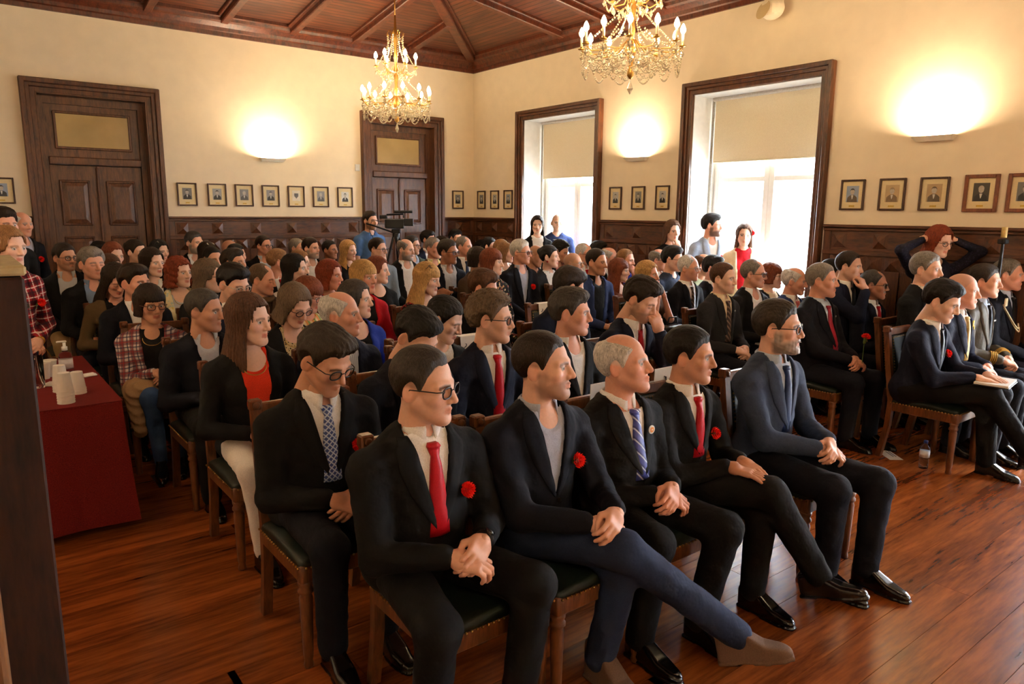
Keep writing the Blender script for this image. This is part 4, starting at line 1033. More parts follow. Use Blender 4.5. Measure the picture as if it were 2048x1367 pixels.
    for q in range(len(ex)):
        if ex[q] == 'flower':
            fx, fz = nb[0] + .112 * w_, zn - .20; yy = front_y(tj2, [fx], [fz])[0]; carnation('carnation', root, (fx, yy - .022, fz), .032 if D < 7 else .036, (.2, -1, .35))
        if ex[q] == 'flowerhair': carnation('carnation', root, tuple(H + rotm(yaw, 0) @ T([.085, -.03, .03])), .035, (.8, -.6, .2), 0)
        if ex[q] == 'badge':
            fx, fz = nb[0] + .088, zn - .11; yy = front_y(tj2, [fx], [fz])[0]
            bb = MB().lathe([(.001, 0), (.019, 0), (.019, .003), (.001, .006)], n=16).xform(Matrix.Translation((fx, yy - .006, fz)) @ Matrix.Rotation(math.pi / 2, 4, 'X')).build('badge', mplain('white_badge', (232, 232, 226), .3), root)
            MB().lathe([(.006, 0), (.012, 0), (.012, .001), (.006, .001)], n=12).xform(Matrix.Translation((fx, yy - .0105, fz)) @ Matrix.Rotation(math.pi / 2, 4, 'X')).build('badge_ring', mplain('badge_orange', (224, 140, 60), .4), bb)
        if ex[q] == 'pin':
            fx, fz = nb[0] + .085, zn - .1; yy = front_y(tj2, [fx], [fz])[0]
            MB().lathe([(.001, 0), (.008, 0), (.008, .003), (.001, .004)], n=10).xform(Matrix.Translation((fx, yy - .005, fz)) @ Matrix.Rotation(math.pi / 2, 4, 'X')).build('lapel_pin', mplain('pin_silver', (200, 200, 205), .3, .5, .7), root)
        if ex[q] == 'ribbon':
            fx, fz = nb[0] + .09, zn - .07; yy = front_y(tj2, [fx], [fz])[0]
            MB().box((fx, yy - .006, fz), (.022, .008, .05), bev=.003).box((fx + .008, yy - .01, fz - .03), (.012, .006, .03), bev=.002).build('yellow_pin', mplain('pin_yellow', (222, 190, 30), .5), root)
        if ex[q] == 'medals':
            for k, (dx_, dz, c) in enumerate(((.09, -.14, (225, 225, 228)), (.13, -.26, (160, 40, 40)))):
                yy = front_y(tj2, [nb[0] + dx_], [zn + dz])[0]
                if k == 0: MB().box((nb[0] + dx_, yy - .006, zn + dz), (.05, .006, .012), bev=.002).build('name_bar', mplain('name_bar', c, .3), root)
                else: MB().prism([(-.022, .025), (.022, .025), (.022, -.008), (0, -.03), (-.022, -.008)], -.004, .004).xform(Matrix.Translation((nb[0] + dx_, yy - .006, zn + dz))).build('shield_patch', mplain('patch_red', c, .5), root)
        if ex[q] == 'cord':
            pts = []; a = T([nb[0] - .16, nb[1] - .06, zn - .06]); b = T([nb[0] - .03, ch[1] - .16, zn - .22])
            for k in range(12): t = k / 11; pts.append(a * (1 - t) + b * t + T([0, -.05 * math.sin(math.pi * t), -.1 * math.sin(math.pi * t)]))
            MB().tube(pts, .006, 8).tube([p_ + T([.015, -.005, -.03]) for p_ in pts], .005, 8).box((a[0], a[1] - .02, a[2] + .02), (.05, .012, .07), bev=.004).build('shoulder_cord', mplain('cord_cream', (214, 200, 160), .6), root)
        if ex[q] == 'text':
            for k, (s_, dz) in enumerate((('TIFF', -.12), ('OSI', -.2))):
                cu = bpy.data.curves.new('lettering', 'FONT'); cu.body = s_; cu.size = .085; cu.align_x = 'CENTER'; cu.extrude = .002; cu.materials.append(mplain('grey_print', (150, 156, 150), .7))
                oc = bpy.data.objects.new('tmp', cu); COL.objects.link(oc); mt = bpy.data.meshes.new_from_object(oc); bpy.data.objects.remove(oc); o = link('lettering', mt, root); yy = front_y(tj2, [nb[0] - .06, nb[0], nb[0] + .06], [zn + dz + .03] * 3).min(); o.location = (nb[0], yy - .012, zn + dz); o.rotation_euler = (math.pi / 2, 0, 0)
        if ex[q] == 'braid':
            for sd in (-1, 1):
                E, Wp = arms[sd][1], arms[sd][2]; m = MB()
                for k in range(4):
                    t = .78 - k * .05; a = E + (Wp - E) * t; b = E + (Wp - E) * (t + .022); m.tube([a, b], .056, 14)
                m.build('gold_braid', mplain('gold_braid', (196, 150, 60), .45, .5, .3), root)
        if ex[q] == 'scarfneck':
            m = MB(); m.tube([(nb[0] + .09 * math.sin(a), nb[1] + .012 + .085 * math.cos(a), zn + .02 + .02 * math.cos(a)) for a in [k * 2 * math.pi / 14 for k in range(14)]], .03, 10, closed=True); m.build('scarf', mcloth((96, 72, 48), 'scarf_brown'), root, True)
        if ex[q] == 'earring':
            for sd in (-1, 1): MB().ball(tuple(H + rotm(yaw, pit) @ T([sd * .08, .005, -.05])), .012, 8, 6).build('earring', mplain('earring_red', (150, 24, 40), .35), root)
        if ex[q] == 'sunhead':
            glasses(root, (rotm(yaw, pit) @ np.array(Matrix.Rotation(-1.0, 3, 'X')) * hs, H + rotm(yaw, pit) @ T([0, .02, .035])), on_head=True)
        if ex[q] == 'sunhang': glasses(root, (rotm(0, -.25), nb + T([-.02, -.02, -.24])), on_head=True)
        if ex[q] == 'necklace':
            m = MB(); m.tube([(nb[0] + .062 * math.sin(a), front_y(shirt, [nb[0] + .062 * math.sin(a)], [zn - .055 - .045 * math.cos(a)])[0] - .002, zn - .055 - .045 * math.cos(a)) for a in [(-1.7 + k * 3.4 / 12) for k in range(13)]], .0025, 6); m.build('necklace', mplain('gold_chain', (190, 150, 70), .3, .5, .7), root)
    # ---------------- body: head, neck, chest, forearms and hands as one mesh
    sk = np.array(lin(SK[skin])); hcol = np.array(lin(HC[hair[1]] if isinstance(hair[1], str) else hair[1]))
    cl = (hp > 22) if closed is None else closed
    Vh, Qh, mk = get_head(sex, cl, hh)
    Rm = rotm(yaw, -pit * 0 + pit, math.radians(hr)); hsx = hs * face
    V0 = Vh.copy()
    if beard:
        bm = np.maximum(mk['beard'], mk['stache']) if beard[0] != 'stache' else mk['stache']
        if beard[0] == 'full': V0 = V0 + (V0 - np.array([0, -.01, .0])) / np.linalg.norm(V0 - np.array([0, -.01, 0]), axis=1)[:, None] * (bm * (.011 + .003 * wob(V0[:, 0], V0[:, 1], V0[:, 2], 300)))[:, None]
    if hair[0] in ('long', 'longback', 'bob', 'bangs', 'bangbob', 'curlbob'):
        em = (np.abs(V0[:, 1] - .012) < .045) & (np.abs(V0[:, 2]) < .055); V0 = V0.copy(); V0[em, 0] = np.clip(V0[em, 0], -.071, .071)
    VH = (V0 * np.array([hsx, hs, hs])) @ Rm.T + H
    c = np.repeat(sk[None], len(Vh), 0); var = lambda mm, t, a: c * (1 - (mm * a)[:, None]) + np.array(t)[None] * (mm * a)[:, None]
    c = var(mk['cheek'], sk * np.array([1.05, .78, .74]), .55); c = var(mk['lip'], sk * (np.array([.85, .42, .44]) if fem else np.array([.85, .58, .56])), .8 if fem else .6)
    c = var(mk['brow'], hcol * .8 if hair[1] not in ('wh', 'bl') else hcol * .5, .75 if not fem else .6)
    if beard: c = var(bm, np.array(lin(HC[beard[1]])), dict(full=.84, stub=.45, stache=.9)[beard[0]])
    elif not fem: c = var(mk['beard'], sk * np.array([.72, .72, .78]), .3)
    c = var(mk['lash'], sk * .16, .75); c = var(mk['eye'], (.62, .6, .57), 1); c = var(mk['iris'], (.03, .02, .015), 1)
    if hair[0] in ('crew', 'thin', 'reced', 'short', 'horse', 'buzz'):
        X, Y, Z = Vh.T; hm = np.clip((Z - np.interp(Y, [-.085, -.06, -.035, -.01, .03, .05, .12], [.085, .078, .04, .0, .012, -.045, -.07])) / .012, 0, 1) * (1 if hair[0] not in ('horse', 'thin') else np.clip((.085 - Z) / .03, 0, 1))
        c = var(hm, hcol, .55 if hair[0] not in ('buzz',) else .3)
    Vs, Qs, Cs = [VH], [Qh], [c]
    def addp(V, Q, cc=None):
        n = sum(len(v) for v in Vs); Vs.append(V); Qs.append(Q + n); Cs.append(np.repeat((sk if cc is None else cc)[None], len(V), 0))
    nr = .046 if fem else .0535
    skinf = lambda X, Y, Z: smin(torso(X, Y, Z) + .009, cap(X, Y, Z, nb + T([0, .012, -.03]), H + T([0, .0, -.075]) + Rm @ T([0, .03, 0]), nr * 1.04, nr), .028)
    V, Q = sdf_mesh(skinf, (nb[0] - .12, nb[1] - .16, zn - .2), (nb[0] + .12, nb[1] + .1, H[2] - .06 * hs), max(hb * .7, .008)); addp(V, Q)
    curl = {-1: .55, 1: .5}; hpose = {}
    for sd in (-1, 1):
        Sh, E, Wp = arms[sd]; fd = Wp - E; fd /= np.linalg.norm(fd)
        k = .88 if fem else 1.0
        if short:
            V, Q = sdf_mesh(lambda X, Y, Z: smin(cap(X, Y, Z, Sh, E, .048 * k, .038 * k), cap(X, Y, Z, E, Wp, .039 * k, .026 * k), .02), np.minimum(np.minimum(Sh, E), Wp) - .07, np.maximum(np.maximum(Sh, E), Wp) + .07, max(hb * .8, .01)); addp(V, Q)
        else:
            S0 = T([nb[0] + sd * .06, Sh[1], Sh[2] + .005]); W0 = Wp + fd * .03
            V, Q = sdf_mesh(lambda X, Y, Z: np.minimum(np.minimum(cap(X, Y, Z, S0, Sh, .03, .036), cap(X, Y, Z, Sh, E, .036, .03)), cap(X, Y, Z, E, W0, .03, .023)), np.minimum.reduce([S0, Sh, E, W0]) - .06, np.maximum.reduce([S0, Sh, E, W0]) + .06, .017); addp(V, Q)
        near_face = Wp[2] > zn - .2
        if near_face and po == 'head2': dirv = T([-sd * .7, .5, .2]); nrm = T([0, .6, -1]); cu = .5
        elif near_face: dirv = (H + T([0, -.06, -.05])) - Wp + T([0, -.02, .03]); nrm = T([0, .9, .5]) if po != 'mouth2' else T([-sd * 1.0, .2, 0]); cu = .25 if po == 'mouth2' else .95
        elif po == 'cross': dirv = T([-sd * -1., 0, .1]) * -1; dirv = T([-sd, .25, 0.]); nrm = T([0, 1, -.2]); cu = .3
        elif stand and po == 'side': dirv = T([0, -.15, -1]); nrm = T([-sd, 0, 0]); cu = .4
        elif po == 'knees': dirv = T([0, -1, -.12]); nrm = T([0, -.1, -1]); cu = .22
        elif 'flat' in ex: dirv = T([-sd * .35, -1, -.1]); nrm = T([0, -.1, -1]); cu = .18
        else: dirv = T([-sd * .75, -.6, -.22]); nrm = T([-sd * .35, .25, -1]) if sd < 0 else T([-sd * .6, .45, -.6]); cu = .75
        dirv = dirv / np.linalg.norm(dirv); nrm = nrm - dirv * (nrm @ dirv); nrm /= np.linalg.norm(nrm)
        Vd, Qd = get_hand(cu, .4, (.0038, .006, .009)[lod]); Vd = Vd.copy(); Qd = Qd.copy()
        zx = -nrm; yx = dirv; xx = np.cross(yx, zx)                         # right hand: x away from thumb
        if sd > 0: Vd[:, 0] *= -1; Qd = Qd[:, ::-1]
        Vd = Vd * (.92 if fem else 1.03); base = Wp + dirv * .012
        n0 = len(Vs); addp(Vd @ np.stack([xx, yx, zx]) + base, Qd, sk * np.array([1, .93, .9]))
        if kind in ('suit', 'open') and not (fem and kind == 'open' and c2 != 'white') and D < 8:
            m = MB().tube([Wp - fd * .05, Wp - fd * .0], .033, 16, rs=[.034, .033]); m.build('shirt_cuff', cm(c2), root, True)
        if ('watchL' in ex and sd > 0) or ('watchR' in ex and sd < 0):
            m = MB().tube([Wp - fd * .005, Wp + fd * .02], .031, 16, rs=[.0325, .0325]); wt_ = m.build('wristwatch', mplain('watch_black', (14, 14, 15), .3), root, True)
            out = T([sd * .6, -.3, .8]); out = out - fd * (out @ fd); out /= np.linalg.norm(out); c0 = Wp + fd * .008 + out * .03
            MB().tube([c0 - out * .004, c0 + out * .008], .017, 14).build('watch_case', mplain('watch_glass', (24, 24, 28), .1, .6), wt_, True)
        if 'bangles' in ex and sd > 0:
            for k_ in range(3): MB().tube([Wp + fd * (-.01 + .012 * k_) + .03 * (xx * math.cos(a) + zx * math.sin(a)) for a in [i * math.pi / 6 for i in range(12)]], .0035, 6, closed=True).build('bangle', mplain('gold_bangle', (196, 150, 50), .3, .5, .8), root, True)
    raw('body', np.concatenate(Vs), np.concatenate(Qs), M_skin, root, True, np.concatenate(Cs))
    # ---------------- hair, glasses
    if hair[0] not in ('bald', 'buzz'):
        Vr, Qr = get_hair(hair[0], (.0042, .006, .009)[lod]); raw('hair', (Vr * np.array([hsx, hs, hs])) @ Rm.T + H, Qr, mhair(HC[hair[1]] if isinstance(hair[1], str) else hair[1]), root)
    if gl: glasses(root, (Rm * hs, H), *gl) if isinstance(gl, tuple) else glasses(root, (Rm * hs, H))
    # ---------------- legs and shoes
    pm = cm(pants); sm = dict(black=M_shoe, brown=M_bshoe, suede=M_suede)[shoe]
    key = (stand, fem, lod) if legs is None and lod > 0 and not stand else None
    if stand: LG = {sd: (T([sd * .085, 0, pel[2] - .03]), T([sd * .09, -.02, pel[2] * .53]), T([sd * .1, .01, .09])) for sd in (-1, 1)}
    elif legs: LG = {sd: (T([sd * .09, -.02, .55]), T(legs[sd][0]), T(legs[sd][1])) for sd in (-1, 1)}
    else: LG = {sd: (T([sd * .09, -.02, .55]), T([sd * .125, -.45, .53]), T([sd * .115, -.42, .1])) for sd in (-1, 1)}
    k = (.9 if fem else 1.0)
    def trs(X, Y, Z):
        d = ell(X, Y, Z, (0, 0, pel[2] - .01), (.172 * w_ + belly * .4, .13 + belly * .3, .115))
        for sd in (-1, 1):
            h_, kn, an = LG[sd]; a = cap(X, Y, Z, h_, kn, .094 * k, .074 * k); a = smin(a, cap(X, Y, Z, kn, an, .072 * k, (.06 if not fem else .048) * k), .03); d = smin(d, a, .025)
        return d + np.abs(wob(X, Y + Z * .4, Z, 38, 3)) * .006 + wob(X, Y * .6, Z, 90, 5) * .0012
    if key and key in LEGS_DEF: me = LEGS_DEF[key].copy(); me.materials.clear(); me.materials.append(pm); link('trousers', me, root)
    else:
        pts = np.array([p for sd in (-1, 1) for p in LG[sd]]); V, Q = sdf_mesh(trs, np.minimum(pts.min(0) - .12, [-.26, -.2, 9]), np.maximum(pts.max(0) + .12, [.26, .2, 0]), hb * (1 if lod < 2 else 1.2))
        o = raw('trousers', V, Q, pm, root)
        if key: LEGS_DEF[key] = o.data
    for sd in (-1, 1):
        h_, kn, an = LG[sd]; fz = an[2] - .1
        o = link('shoe', None, root) if False else link('shoe', get_shoe('boot' if shoe == 'suede' else 'dress', .007 if lod == 0 else .012).copy() if not get_shoe('boot' if shoe == 'suede' else 'dress', .007 if lod == 0 else .012).materials else get_shoe('boot' if shoe == 'suede' else 'dress', .007 if lod == 0 else .012), root)
        if not o.data.materials: o.data.materials.append(sm)
        elif o.data.materials[0] != sm: o.data = o.data.copy(); o.data.materials[0] = sm
        o.location = (an[0], an[1] - .02, max(0.0, fz)); sh_ = kn - an
        tw = math.atan2(-(an[0] - h_[0]), 1) * .5 * -1
        o.rotation_euler = (0, 0, tw if legs is None else legs.get('rot', {}).get(sd, 0) * math.pi / 180)
        if legs and sd in legs.get('tilt', {}): o.rotation_euler = (math.radians(legs['tilt'][sd]), 0, o.rotation_euler.z)
        MB().tube([an + T([0, 0, -.03 + .0]), an + (kn - an) * .2], .038, 10, rs=[.034, .04]).build('sock', mcloth(CL['white'] if 'wsock' in ex else (24, 24, 30), 'sock_w' if 'wsock' in ex else 'sock_d'), root, True)
    # ---------------- the chair under a seated person
    if not stand and chair: CHAIRS.append((float(pw[0]) + cdx, float(pw[1]) - .075, rz * .5, label))
    return root
CHAIRS = []

# ================================================================== CHAIRS
M_chair = mwood('chair_wood', (66, 34, 16), (128, 76, 40), .35, (8, 8, 1.5), 3)
M_leather = mplain('green_leather', (14, 25, 19), .45, .4, bump=.15, scale=90, var=.15)
M_nail = mplain('brass_nail', (150, 116, 62), .35, .5, .8)
def make_chair():
    r = empty('chair'); W_, = (.5,)
    f = MB()
    for s in (-1, 1): f.box((s * .225, -.055, .405), (.035, .42, .07), bev=.006)
    f.box((0, -.275, .405), (.43, .035, .07), bev=.006).box((0, .165, .405), (.43, .035, .07), bev=.006)
    f.build('seat_frame', M_chair, r)
    V, Q = sdf_mesh(lambda X, Y, Z: smax(rbox(X, Y, Z, (0, -.06, .458), (.245, .235, .04), .03), sph(X, Y, Z, (0, -.06, -.6), 1.105), .02), (-.28, -.34, .4), (.28, .22, .53), .014)
    raw('seat_cushion', V, Q, M_leather, r)
    n = MB()
    def nails(pts):
        for p in pts: n.ball(p, .0055, 5, 4)
    k = 21
    nails([(-.22 + .44 * i / (k - 1), -.297, .436) for i in range(k)]); nails([(s * .247, -.28 + .44 * i / (k - 1), .436) for i in range(k) for s in (-1, 1)])
    bk = lambda x, z, o=0: (x, .178 + (z - .44) * .15 + o, z)
    nails([bk(s * .168, .58 + .32 * i / 15, -.022) for i in range(16) for s in (-1, 1)]); nails([bk(-.168 + .336 * i / 15, zz, -.022) for i in range(16) for zz in (.575, .905)])
    tag(n.build('nail_trim', M_nail, r), kind='stuff')
    prof = [(.018, 0), (.02, .01), (.016, .03), (.02, .05), (.024, .2), (.027, .3), (.022, .315), (.031, .325), (.031, .335), (.024, .345), (.03, .36), (.03, .372)]
    for s in (-1, 1):
        MB().lathe(prof, (s * .215, -.265, 0), 12).box((s * .215, -.265, .405), (.054, .054, .075), bev=.006).build('leg', M_chair, r, True)
        b = MB(); pts = [(s * .215, .225, 0), (s * .215, .18, .25), (s * .215, .172, .44), bk(s * .21, .7), bk(s * .205, .96)]
        vs = []; w2, d2 = .021, .019
        for (x, y, z) in pts: vs += [(x - w2, y - d2, z), (x + w2, y - d2, z), (x + w2, y + d2, z), (x - w2, y + d2, z)]
        fs = [[3, 2, 1, 0], [16, 17, 18, 19]] + [[i * 4 + j, i * 4 + (j + 1) % 4, i * 4 + 4 + (j + 1) % 4, i * 4 + 4 + j] for i in range(4) for j in range(4)]
        b.add(vs, fs); x, y, z = bk(s * .205, .965)
        b.box((x, y, z), (.052, .048, .05), bev=.006); b.build('back_post', M_chair, r)
        MB().lathe([(.001, 0), (.016, 0), (.016, .003), (.01, .006), (.001, .007)], n=14).xform(Matrix.Translation((x, y - .024, z)) @ Matrix.Rotation(math.pi / 2, 4, 'X')).build('rosette', M_chair, r, True)
    MB().box(bk(0, .945), (.375, .032, .055), bev=.006).build('top_rail', M_chair, r)
    MB().box(bk(0, .545), (.39, .03, .04), bev=.005).build('lower_rail', M_chair, r)
    V, Q = sdf_mesh(lambda X, Y, Z: rbox(X, Y - .178 - (Z - .44) * .15, Z, (0, 0, .74), (.182, .024, .18), .02), (-.22, .1, .53), (.22, .34, .98), .014)
    raw('back_pad', V, Q, M_leather, r); return r
CHAIR0 = make_chair(); CHAIR0_USED = [False]
def put_chair(x, y, rz, label):
    if CHAIR0_USED[0]: o = copy_tree(CHAIR0)
    else: o = CHAIR0; CHAIR0_USED[0] = True
    o.location = (x, y, 0); o.rotation_euler = (0, 0, rz); tag(o, label, 'chair', 'wooden chairs with green leather'); return o
M_paper = mplain('white_paper', (240, 238, 232), .8, .2, var=.02); M_ink = mplain('ink', (90, 90, 96), .7)
def chair_sign(x, y, label, lines=True):
    """reserved sign folded over the top rail of a chair at (x, y)"""
    r = empty('reserved_sign', (x, y, 0)); tag(r, label, 'sign', 'reserved signs on chair backs')
    yy = .178 + (.945 - .44) * .15
    MB().add([(-.105, yy - .045, .86), (.105, yy - .045, .86), (.105, yy - .03, .978), (-.105, yy - .03, .978), (-.105, yy + .034, .98), (.105, yy + .034, .98), (.105, yy + .03, .89), (-.105, yy + .03, .89)], [[0, 1, 2, 3], [3, 2, 5, 4], [4, 5, 6, 7]]).build('sheet', M_paper, r)
    m = MB()
    for k in range(2): m.box((.02, yy - .0405 + .0015 * k, .915 - k * .018), (.1, .002, .006))
    m.build('printed_lines', M_ink, r)
    g = MB().tube([(-.07 + .012 * math.sin(a * 1.6), yy - .040 - .0, .915 + .014 * math.cos(a) + 0) for a in [i * .7 for i in range(9)]], .002, 5); g.build('logo', M_ink, r)

# ================================================================== THE AUDIENCE
P = person
def F(**k): return k
fr = dict(group='people in the front row')
P('man with glasses in a black suit with plain red tie and clasped hands', 850, 697, y=-8.2, hv=62, hp=4, hair=('reced', 'dg'), gl=((20, 18, 18), 'r'), fit=('suit', 'black', 'white', 'tie_red'), ex=('flower', 'watchL'), pants='black', w=1.1, belly=.015, pose=((-.06, -.33, .70), (.085, -.32, .72)), legs={-1: ((-.16, -.42, .53), (-.17, -.36, .1)), 1: ((.19, -.46, .58), (.15, -.42, .1))}, hs=1.06, cdx=.11, **fr)
P('dark haired man with stubble in navy blazer, grey shirt and suede boots', 1090, 665, y=-8.22, hv=72, hp=-2, hair=('crew', 'db'), beard=('stub', 'db'), fit=('suit', 'dnavy', 'lavender', None), ex=('flower',), pants='djean', shoe='suede', pose=((-.02, -.36, .69), (.10, -.38, .71)), legs={-1: ((.06, -.46, .60), (.5, -.66, .2)), 1: ((.1, -.42, .5), (.08, -.34, .1)), 'rot': {-1: 40}, 'tilt': {-1: -12}}, hs=1.06, cdx=.07, w=1.04, **fr)
P('old man with white fringe hair in black suit and blue striped tie', 1252, 668, y=-8.2, hv=72, hp=-8, hair=('horse', 'wh'), skin='r', fit=('suit', 'black', 'white', 'tie_stripe'), ex=('badge',), pants='black', w=1.07, cdx=.07, belly=.03, pose=((-.03, -.3, .66), (.06, -.31, .68)), legs={-1: ((-.16, -.42, .53), (-.16, -.36, .1)), 1: ((.17, -.5, .53), (.14, -.42, .1))}, **fr)
P('dark haired man in black suit with shiny red tie, hand flat on crossed leg', 1385, 657, y=-8.2, hv=75, hp=2, hair=('short', 'bk'), skin='t', cdx=.09, fit=('suit', 'black', 'white', 'tie_red'), ex=('flower', 'flat'), pants='black', pose=((-.02, -.33, .69), (.12, -.30, .68)), legs={-1: ((.06, -.5, .6), (.22, -.66, .24)), 1: ((.1, -.44, .5), (.1, -.42, .1)), 'rot': {-1: 18}, 'tilt': {-1: -15}}, **fr)
P('grey bearded man with dark glasses in slate blue suit and blue tie', 1562, 603, depth=3.6, hv=78, hp=0, hair=('short', 'dg'), gl=((14, 14, 14), 'r'), beard=('full', 'gr'), fit=('suit', 'slate', 'lblue', 'tie_blue'), pants='dnavy', pose=((-.0, -.33, .67), (.1, -.33, .69)), legs={-1: ((-.1, -.48, .53), (-.06, -.45, .1)), 1: ((.16, -.56, .53), (.14, -.55, .1))}, w=1.06, cdx=.13, hs=1.06, **fr)
# second row
P('man with bowed head and glasses, blue checked tie and red carnation', 650, 657, y=-7.55, hv=42, hp=26, hair=('side', 'dg'), skin='t', gl=((16, 14, 14), 'r'), fit=('suit', 'black', 'white', 'tie_lattice'), ex=('flower',), pants='dnavy', w=1.08, belly=.03, pose=((-.06, -.32, .67), (.07, -.3, .66)), hs=1.07)
P('man with spiky black hair and bowed head behind the front row', 835, 622, y=-7.3, hv=45, hp=32, hair=('full', 'bk'), fit=('suit', 'dnavy', 'white', None), ex=('flower',), w=1.05)
P('man with curly grey hair and glasses in navy jacket with red tie', 985, 588, y=-7.22, hv=74, hp=3, hair=('curly', 'gb'), gl=((20, 18, 18), 'r'), fit=('suit', 'navy', 'white', 'tie_red'), hs=1.06)
P('man with wavy grey black hair in dark jacket and open white shirt', 1145, 580, y=-7.25, hv=76, hp=2, hair=('full', 'sg'), skin='r', fit=('suit', 'black', 'white', None), w=1.05, belly=.02, hs=1.06)
P('young man with red tie resting his chin on his hand, eyes down', 1285, 558, y=-7.22, hv=62, hp=26, hair=('side', 'db'), beard=('stub', 'db'), fit=('suit', 'navy', 'white', 'tie_red'), pose='chinL', hs=1.06)
# third row
P('woman with long brown hair, black cardigan, red top and white trousers', 497, 590, y=-6.5, hv=52, hp=3, sex='f', hair=('long', 'br'), skin='p', fit=('open', 'black', 'orange', None), scoop=.1, pants='wpants', ex=('necklace',), w=1.08, belly=.02, legs={-1: ((-.14, -.45, .54), (-.1, -.42, .1)), 1: ((.1, -.47, .54), (.08, -.46, .1))}, hs=1.07)
P('bald man in navy jacket and pale shirt in the third row', 682, 583, y=-6.45, hv=68, hp=0, hair=('horse', 'wh'), skin='r', fit=('open', 'navy', 'shirtstripe', None), hs=1.06)
P('woman with black tied hair looking down, behind the spiky haired man', 890, 595, y=-6.75, hv=68, hp=24, sex='f', hair=('tied', 'bk'), skin='p', fit=('open', 'black', 'white', None), hs=1.05)
P('man with thick dark hair in a navy suit bent forward beside the empty chair', 1140, 538, y=-6.4, hv=110, hp=22, hair=('full', 'db'), fit=('suit', 'navy', 'white', None), hs=1.07)
# fourth row
P('man with short greying hair in navy zip sweater beside the aisle', 408, 579, y=-5.6, hv=58, hp=4, hair=('crew', 'sg'), skin='t', fit=('suit', 'dnavy', 'lgrey', None), ex=('nolapel',), pants='black', w=1.08, hs=1.07)
P('woman with brown bob and round glasses reading, eyes down', 588, 570, y=-5.75, hv=38, hp=26, sex='f', hair=('bob', 'gb'), gl=((60, 28, 24), 'o'), fit=('open', 'black', 'animal', None), scoop=.1, ex=('necklace',), hs=1.07)
P('woman with dark hair greying at the ends in a royal blue cardigan', 712, 562, y=-5.7, hv=66, hp=0, sex='f', hair=('bob', 'sg'), skin='p', fit=('open', 'royal', 'black', None), scoop=.11, hs=1.05)
P('man with combed brown hair and lowered eyes in a dark coat', 968, 542, y=-5.75, hv=70, hp=14, hair=('full', 'br'), skin='r', fit=('suit', 'black', 'black', None), hs=1.06)
P('man in charcoal suit with patterned tie and lapel pin', 1450, 527, z=1.38, hv=62, hp=2, hair=('reced', 'br'), skin='p', fit=('suit', 'char', 'cream', 'tie_brown'), ex=('pin',))
P('man with grey hair and glasses in dark jacket and open white shirt by the aisle', 1510, 520, z=1.38, hv=76, hp=2, hair=('thin', 'gr'), skin='r', gl=True, fit=('open', 'black', 'white', None), w=1.08, belly=.03)
# right block
P('stocky grey haired man in dark suit holding a carnation', 1648, 527, y=-7.25, hv=78, hp=0, hair=('crew', 'gr'), skin='r', fit=('suit', 'dnavy', 'lblue', 'tie_wine'), ex=('pin',), w=1.15, belly=.05, hs=1.1, pose=((-.03, -.36, .68), (.08, -.35, .68)), legs={-1: ((-.12, -.46, .53), (-.1, -.42, .1)), 1: ((.13, -.5, .53), (.12, -.5, .1))})
P('tanned man with glasses, moustache and red tie', 1752, 541, y=-7.2, hv=80, hp=2, hair=('thin', 'sg'), skin='d', gl=True, beard=('stache', 'gr'), fit=('suit', 'dnavy', 'white', 'tie_red'))
P('young man with bowed head writing in a notebook on his lap', 1890, 564, depth=5.05, cdx=.14, hv=72, hp=20, hair=('full', 'bk'), skin='p', fit=('suit', 'navy', 'white', 'tie_dark'), ex=('flower', 'flat'), pants='black', pose=((.0, -.40, .70), (.12, -.42, .71)), legs={-1: ((.02, -.5, .6), (.16, -.74, .2)), 1: ((.12, -.46, .5), (.12, -.5, .1)), 'rot': {-1: 8}}, hs=1.12)
P('bald man in navy suit with gold tie and yellow pin', 1930, 547, depth=5.45, hv=78, hp=2, hair=('buzz', 'gr'), skin='r', fit=('suit', 'navy', 'white', 'tie_gold'), ex=('ribbon',), w=1.06, hs=1.08)
P('officer in brown uniform with red shield patch', 1975, 530, depth=5.75, hv=80, hp=2, hair=('short', 'dg'), skin='t', fit=('suit', (lambda: mcloth((74, 66, 54), 'uniform_brown', .5))(), 'lblue', 'tie_dark'), ex=('medals', 'braid'), hs=1.06)
P('man in dark blue uniform with pale shoulder cord', 2022, 519, depth=6.0, hv=82, hp=2, hair=('reced', 'gr'), skin='r', fit=('suit', 'dnavy', 'lblue', 'tie_dark'), ex=('cord',))
P('grey haired man in black suit in front of the standing woman', 1858, 506, depth=5.6, hv=68, hp=2, hair=('short', 'gr'), fit=('suit', 'black', 'white', None), w=1.05)
P('man in navy suit with hand at his chin right of the window', 1702, 504, depth=6.4, hv=72, hp=4, hair=('reced', 'db'), fit=('suit', 'navy', 'white', 'tie_dark'), pose='chin', ex=('flower',))
P('old bald man with white side hair, navy suit and pink tie', 1592, 535, y=-6.55, hv=80, hp=6, hair=('horse', 'wh'), skin='r', fit=('suit', 'sblue', 'white', 'tie_pink'))
P('woman with short reddish hair and glasses near the window', 1546, 527, depth=7.4, hv=76, hp=2, sex='f', hair=('bangbob', 'au'), skin='p', gl=((120, 90, 60), 'o'), fit=('open', 'black', 'cream', None))
P('person with dark hair mostly hidden behind the stocky man', 1668, 520, depth=7.0, hv=85, hp=4, hair=('short', 'bk'), fit=('suit', 'navy', 'white', None))
